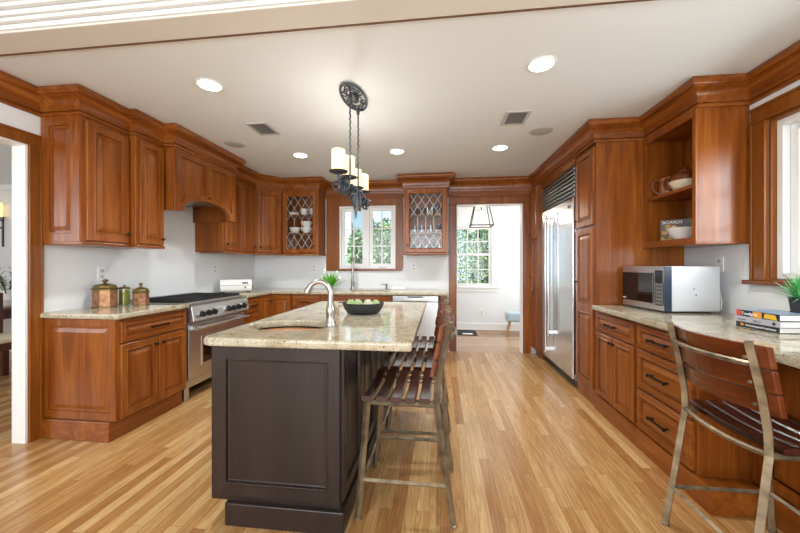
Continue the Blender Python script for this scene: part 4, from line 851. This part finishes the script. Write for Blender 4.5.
b = MB(); b.lathe([(0, 0), (.05, 0), (.06, .008), (.105, .07), (.11, .10), (.105, .10), (.095, .07), (.05, .014), (0, .012)], n=26); o = b.build('glass_bowl', 'drink_glass', smooth=True); o.location = (-.355, 4.91, Y3); tag(o, 'wide clear glass bowl on the top shelf of the glassware cabinet', 'bowl')

# outlets
def outlet(label, loc, rz, sw=False):
    c = thing('outlet', label, 'outlet', loc, rz, 'white wall plates'); MB().box(-.036, -.006, -.058, .036, -.0005, .058).build('plate', 'plate_white', c, bevel=.002)
    for z in ((-.025, .025) if not sw else (0,)): MB().box(-.016, -.009, z-.014, .016, -.006, z+.014).build('socket', 'grille_grey' if not sw else 'plate_white', c, bevel=.002)
outlet('white wall outlet above the copper canisters', (XL, 2.62, 1.19), WL); outlet('white wall outlet behind the range, near the hood cabinet', (XL, 4.10, 1.22), WL); outlet('white wall outlet above the bread box', (XL, 4.95, 1.23), WL)
outlet('white wall outlet under the mug cabinet', (-1.95, YB, 1.22), 0); outlet('white switch plate next to the sink window under the mug cabinet', (-1.74, YB, 1.22), 0, True); outlet('white wall outlet under the glassware cabinet', (-.40, YB, 1.24), 0)
outlet('white wall outlet behind the microwave', (XR, 2.83, 1.27), WRT); outlet('white wall outlet low on the wall of the room behind', (.80, 6.82, .33), 0)

# ------------------------------------------------------------------ room behind the back doorway
c = thing('lantern_pendant', 'open black lantern pendant with bulbs in the room beyond the back doorway', 'pendant light', (.70, 6.05, 2.45))
b = MB(); zt, zb = -.13, -.50; rt, rb = .11, .185
tc_ = [(sx*rt, sy*rt, zt) for sx, sy in ((-1, -1), (1, -1), (1, 1), (-1, 1))]; bc = [(sx*rb, sy*rb, zb) for sx, sy in ((-1, -1), (1, -1), (1, 1), (-1, 1))]
for i in range(4): b.tube([tc_[i], bc[i]], .011, 4); b.tube([tc_[i], tc_[(i+1) % 4]], .011, 4); b.tube([bc[i], bc[(i+1) % 4]], .012, 4)
b.tube([tc_[0], tc_[2]], .006, 4); b.tube([tc_[1], tc_[3]], .006, 4); b.build('lantern_frame', 'black_iron', c)
MB().tube([(0, 0, 0), (0, 0, -.25)], .007, 8).lathe([(.06, -.015), (.06, -.001)], n=16).build('rod', 'black_iron', c)
for i in range(3):
    a = 2*PI*i/3+.5; b = MB(); b.tube([(0, 0, -.25), (.06*math.cos(a), .06*math.sin(a), -.24), (.06*math.cos(a), .06*math.sin(a), -.20)], .006, 6); s = b.build('bulb_arm', 'black_iron', c); MB().lathe([(0, -.31), (.012, -.30), (.016, -.285), (.01, -.26), (0.006, -.245)], (.06*math.cos(a), .06*math.sin(a), 0), 10).build('light_bulb', 'bulb', s, smooth=True)
l = bpy.data.lights.new('lantern_glow', 'POINT'); l.energy = 5; l.color = (1, .86, .68); l.shadow_soft_size = .08; o = bpy.data.objects.new('lantern_glow', l); COL.objects.link(o); o.parent = c; o.location = (0, 0, -.36)
c = thing('bench', 'pale blue upholstered stool with splayed oak legs beyond the back doorway', 'bench', (1.44, 6.33, 0), -.2)
o = MB().prism(rrect(-.27, -.18, .27, .18, .08), .27, .425, 'z').build('seat', 'blue_fabric', c, bevel=.03, seg=4)
for sx_ in (-1, 1):
    for sy_ in (-1, 1): MB().tube([(sx_*.25, sy_*.16, 0), (sx_*.19, sy_*.12, .272)], [.014, .022], 10).build('leg', 'oak_leg', c, smooth=True)
o = MB().prism(rrect(.30, 6.25, .66, 6.72, .02, 2), .0015, .010, 'z').build('floor_mat', 'mat_dark', bevel=.003); tag(o, 'dark floor mat beneath the window of the room behind', 'mat')
o = MB().box(.40, 6.28, .0105, .58, 6.40, .012).build('paper_sheet', 'paper'); tag(o, 'white paper sheet lying on the dark floor mat', 'paper')

# ------------------------------------------------------------------ dining room beyond the doorway
c = thing('dining_table', 'dark wood dining table seen through the dining doorway', 'table', (-6.0, 3.35, 0))
MB().box(-.9, -.45, .71, .9, .45, .755).build('tabletop', 'table_wood', c, bevel=.008); MB().box(-.82, -.38, .62, .82, .38, .709).build('apron', 'table_wood', c)
for sx_ in (-1, 1):
    for sy_ in (-1, 1): MB().box(sx_*.78-.04, sy_*.35-.04, 0, sx_*.78+.04, sy_*.35+.04, .619).build('leg', 'table_wood', c, bevel=.006)
c = thing('dining_chair', 'dark wood dining chair with a cream seat at the dining table', 'chair', (-4.78, 3.13, 0), PI/2)
MB().box(-.23, -.22, .44, .23, .22, .49).build('seat', 'cream_fabric', c, bevel=.015); MB().box(-.22, -.21, .36, .22, .21, .439).build('seat_rail', 'table_wood', c, bevel=.004)
for sx_ in (-1, 1):
    for sy_ in (-1, 1): MB().box(sx_*.2-.03, sy_*.19-.03, 0, sx_*.2+.03, sy_*.19+.03, .359).build('leg', 'table_wood', c, bevel=.004)
MB().box(.2, -.21, .49, .235, .21, .98).build('backrest', 'table_wood', c, bevel=.006) if False else MB().box(-.2, .195, .491, .2, .225, .95).build('backrest', 'table_wood', c, bevel=.006)
b = MB(); b.lathe([(0, 0), (.08, 0), (.15, .015), (.15, .02), (.08, .01), (0, .01)], n=28); o = b.build('plate', 'china', smooth=True); o.location = (-5.25, 3.22, .7555); tag(o, 'white plate on the dark dining table', 'plate')
c = thing('wall_sconce', 'lit iron wall sconce with a candle shade in the dining room', 'sconce', (-6.42, 4.3, 1.62)); MB().tube([(0, -.01, -.08), (0, -.01, .36)], .012, 8).tube([(0, -.01, .2), (-.28, -.06, .2)], .012, 8).build('bracket', 'iron', c, smooth=True)
b = MB(); b.lathe([(0, .33), (.07, .335), (.085, .345)], (0, -.09, 0), 16); b.tube([(0, -.01, .3), (0, -.09, .33)], .01, 8); b.build('cup', 'iron', c, smooth=True); MB().lathe([(0, .346), (.065, .346), (.065, .56), (.055, .56), (0, .53)], (0, -.09, 0), 18).build('candle_shade', 'candle_glass', c, smooth=True)
c = thing('olive_plant', 'leafy olive branches in a pale vase on the dining table', 'plant', (-5.40, 3.66, .7555)); MB().lathe([(0, 0), (.06, 0), (.09, .08), (.05, .18), (.045, .2), (.04, .18)], n=20).build('vase_body', 'china', c, smooth=True)
rn = random.Random(8); lv = MB(); st = MB()
for i in range(16):
    a = rn.uniform(0, 2*PI); e = rn.uniform(.5, 1.4); L_ = rn.uniform(.3, .6); d = Vector((math.cos(a)*math.cos(e), math.sin(a)*math.cos(e), math.sin(e))); st.tube([(0, 0, .1), d*L_+Vector((0, 0, .1))], .004, 5)
    for q in range(16): p = d*L_*rn.uniform(.3, 1)+Vector((0, 0, .1)); blade(lv, p, (rn.uniform(-1, 1), rn.uniform(-1, 1), rn.uniform(-.4, 1)), rn.uniform(.06, .10), .011, .01, 3)
st.build('branches', 'bark', c); lv.build('olive_leaves', 'olive_leaf', c)

# ------------------------------------------------------------------ outside the windows
struct(MB().box(-30, 6.96, -.5, 30, 40, -.4).box(2.7, -8, -.5, 30, 6.96, -.4).build('ground', 'lawn'))
def bush(label, x, y, z0, rx, ry, rz_, n, seed, size=.09):
    c = thing('bush', label, 'bush', (x, y, -.4), 0, 'shrubs outside the windows'); rn = random.Random(seed); b = MB(); tr = MB()
    for i in range(7): a = rn.uniform(0, 2*PI); tr.tube([(0, 0, 0), (rx*.3*math.cos(a), ry*.3*math.sin(a), z0+.4), (rx*.6*math.cos(a), ry*.6*math.sin(a), z0+.4+rz_*rn.uniform(.6, 1.2))], [.05, .035, .012], 6)
    tr.build('trunk', 'bark', c)
    for i in range(n):
        while True:
            p = Vector((rn.uniform(-1, 1), rn.uniform(-1, 1), rn.uniform(-1, 1)))
            if p.length < 1: break
        p *= (.55+.45*rn.random())/max(p.length, .3)*p.length if rn.random() < .5 else 1
        q = Vector((p.x*rx, p.y*ry, p.z*rz_+z0+.4)); d = Vector((rn.uniform(-1, 1), rn.uniform(-1, 1), rn.uniform(-1, 1))).normalized(); s = d.cross(Vector((rn.uniform(-1, 1), rn.uniform(-1, 1), rn.uniform(-1, 1)))).normalized(); L_ = size*rn.uniform(.6, 1.3)
        b.add([q, q+d*L_*.5+s*L_*.28, q+d*L_, q+d*L_*.5-s*L_*.28], [(0, 1, 2, 3)])
    b.build('foliage', 'bush_leaf', c)
bush('bushy green shrub outside the sink window, beside the white house', -1.90, 7.75, 1.0, .30, .4, 1.15, 5000, 1, .10)
bush('tall leafy shrub outside the sink window, towards the doorway side', -1.50, 9.4, 1.2, .72, .6, 1.4, 9000, 2, .11)
bush('dense tree foliage filling the window of the room behind', 1.5, 9.6, 1.5, 1.5, .9, 1.9, 12000, 3)
bush('tall shrub outside the window above the desk counter', 4.6, 4.4, 1.0, .9, 1.6, 1.4, 7000, 4)
c = thing('neighbour_house', 'white neighbouring house seen through the sink window', 'house', (-6.4, 14.5, -.4)); MB().box(-2.3, 0, 0, 2.5, 5, 5.2).build('wall', 'neighbour_white', c); MB().prism([(-2.7, 5.2), (2.7, 5.2), (0, 6.8)], -.3, 5.3, 'y').build('roof', 'roof_grey', c)
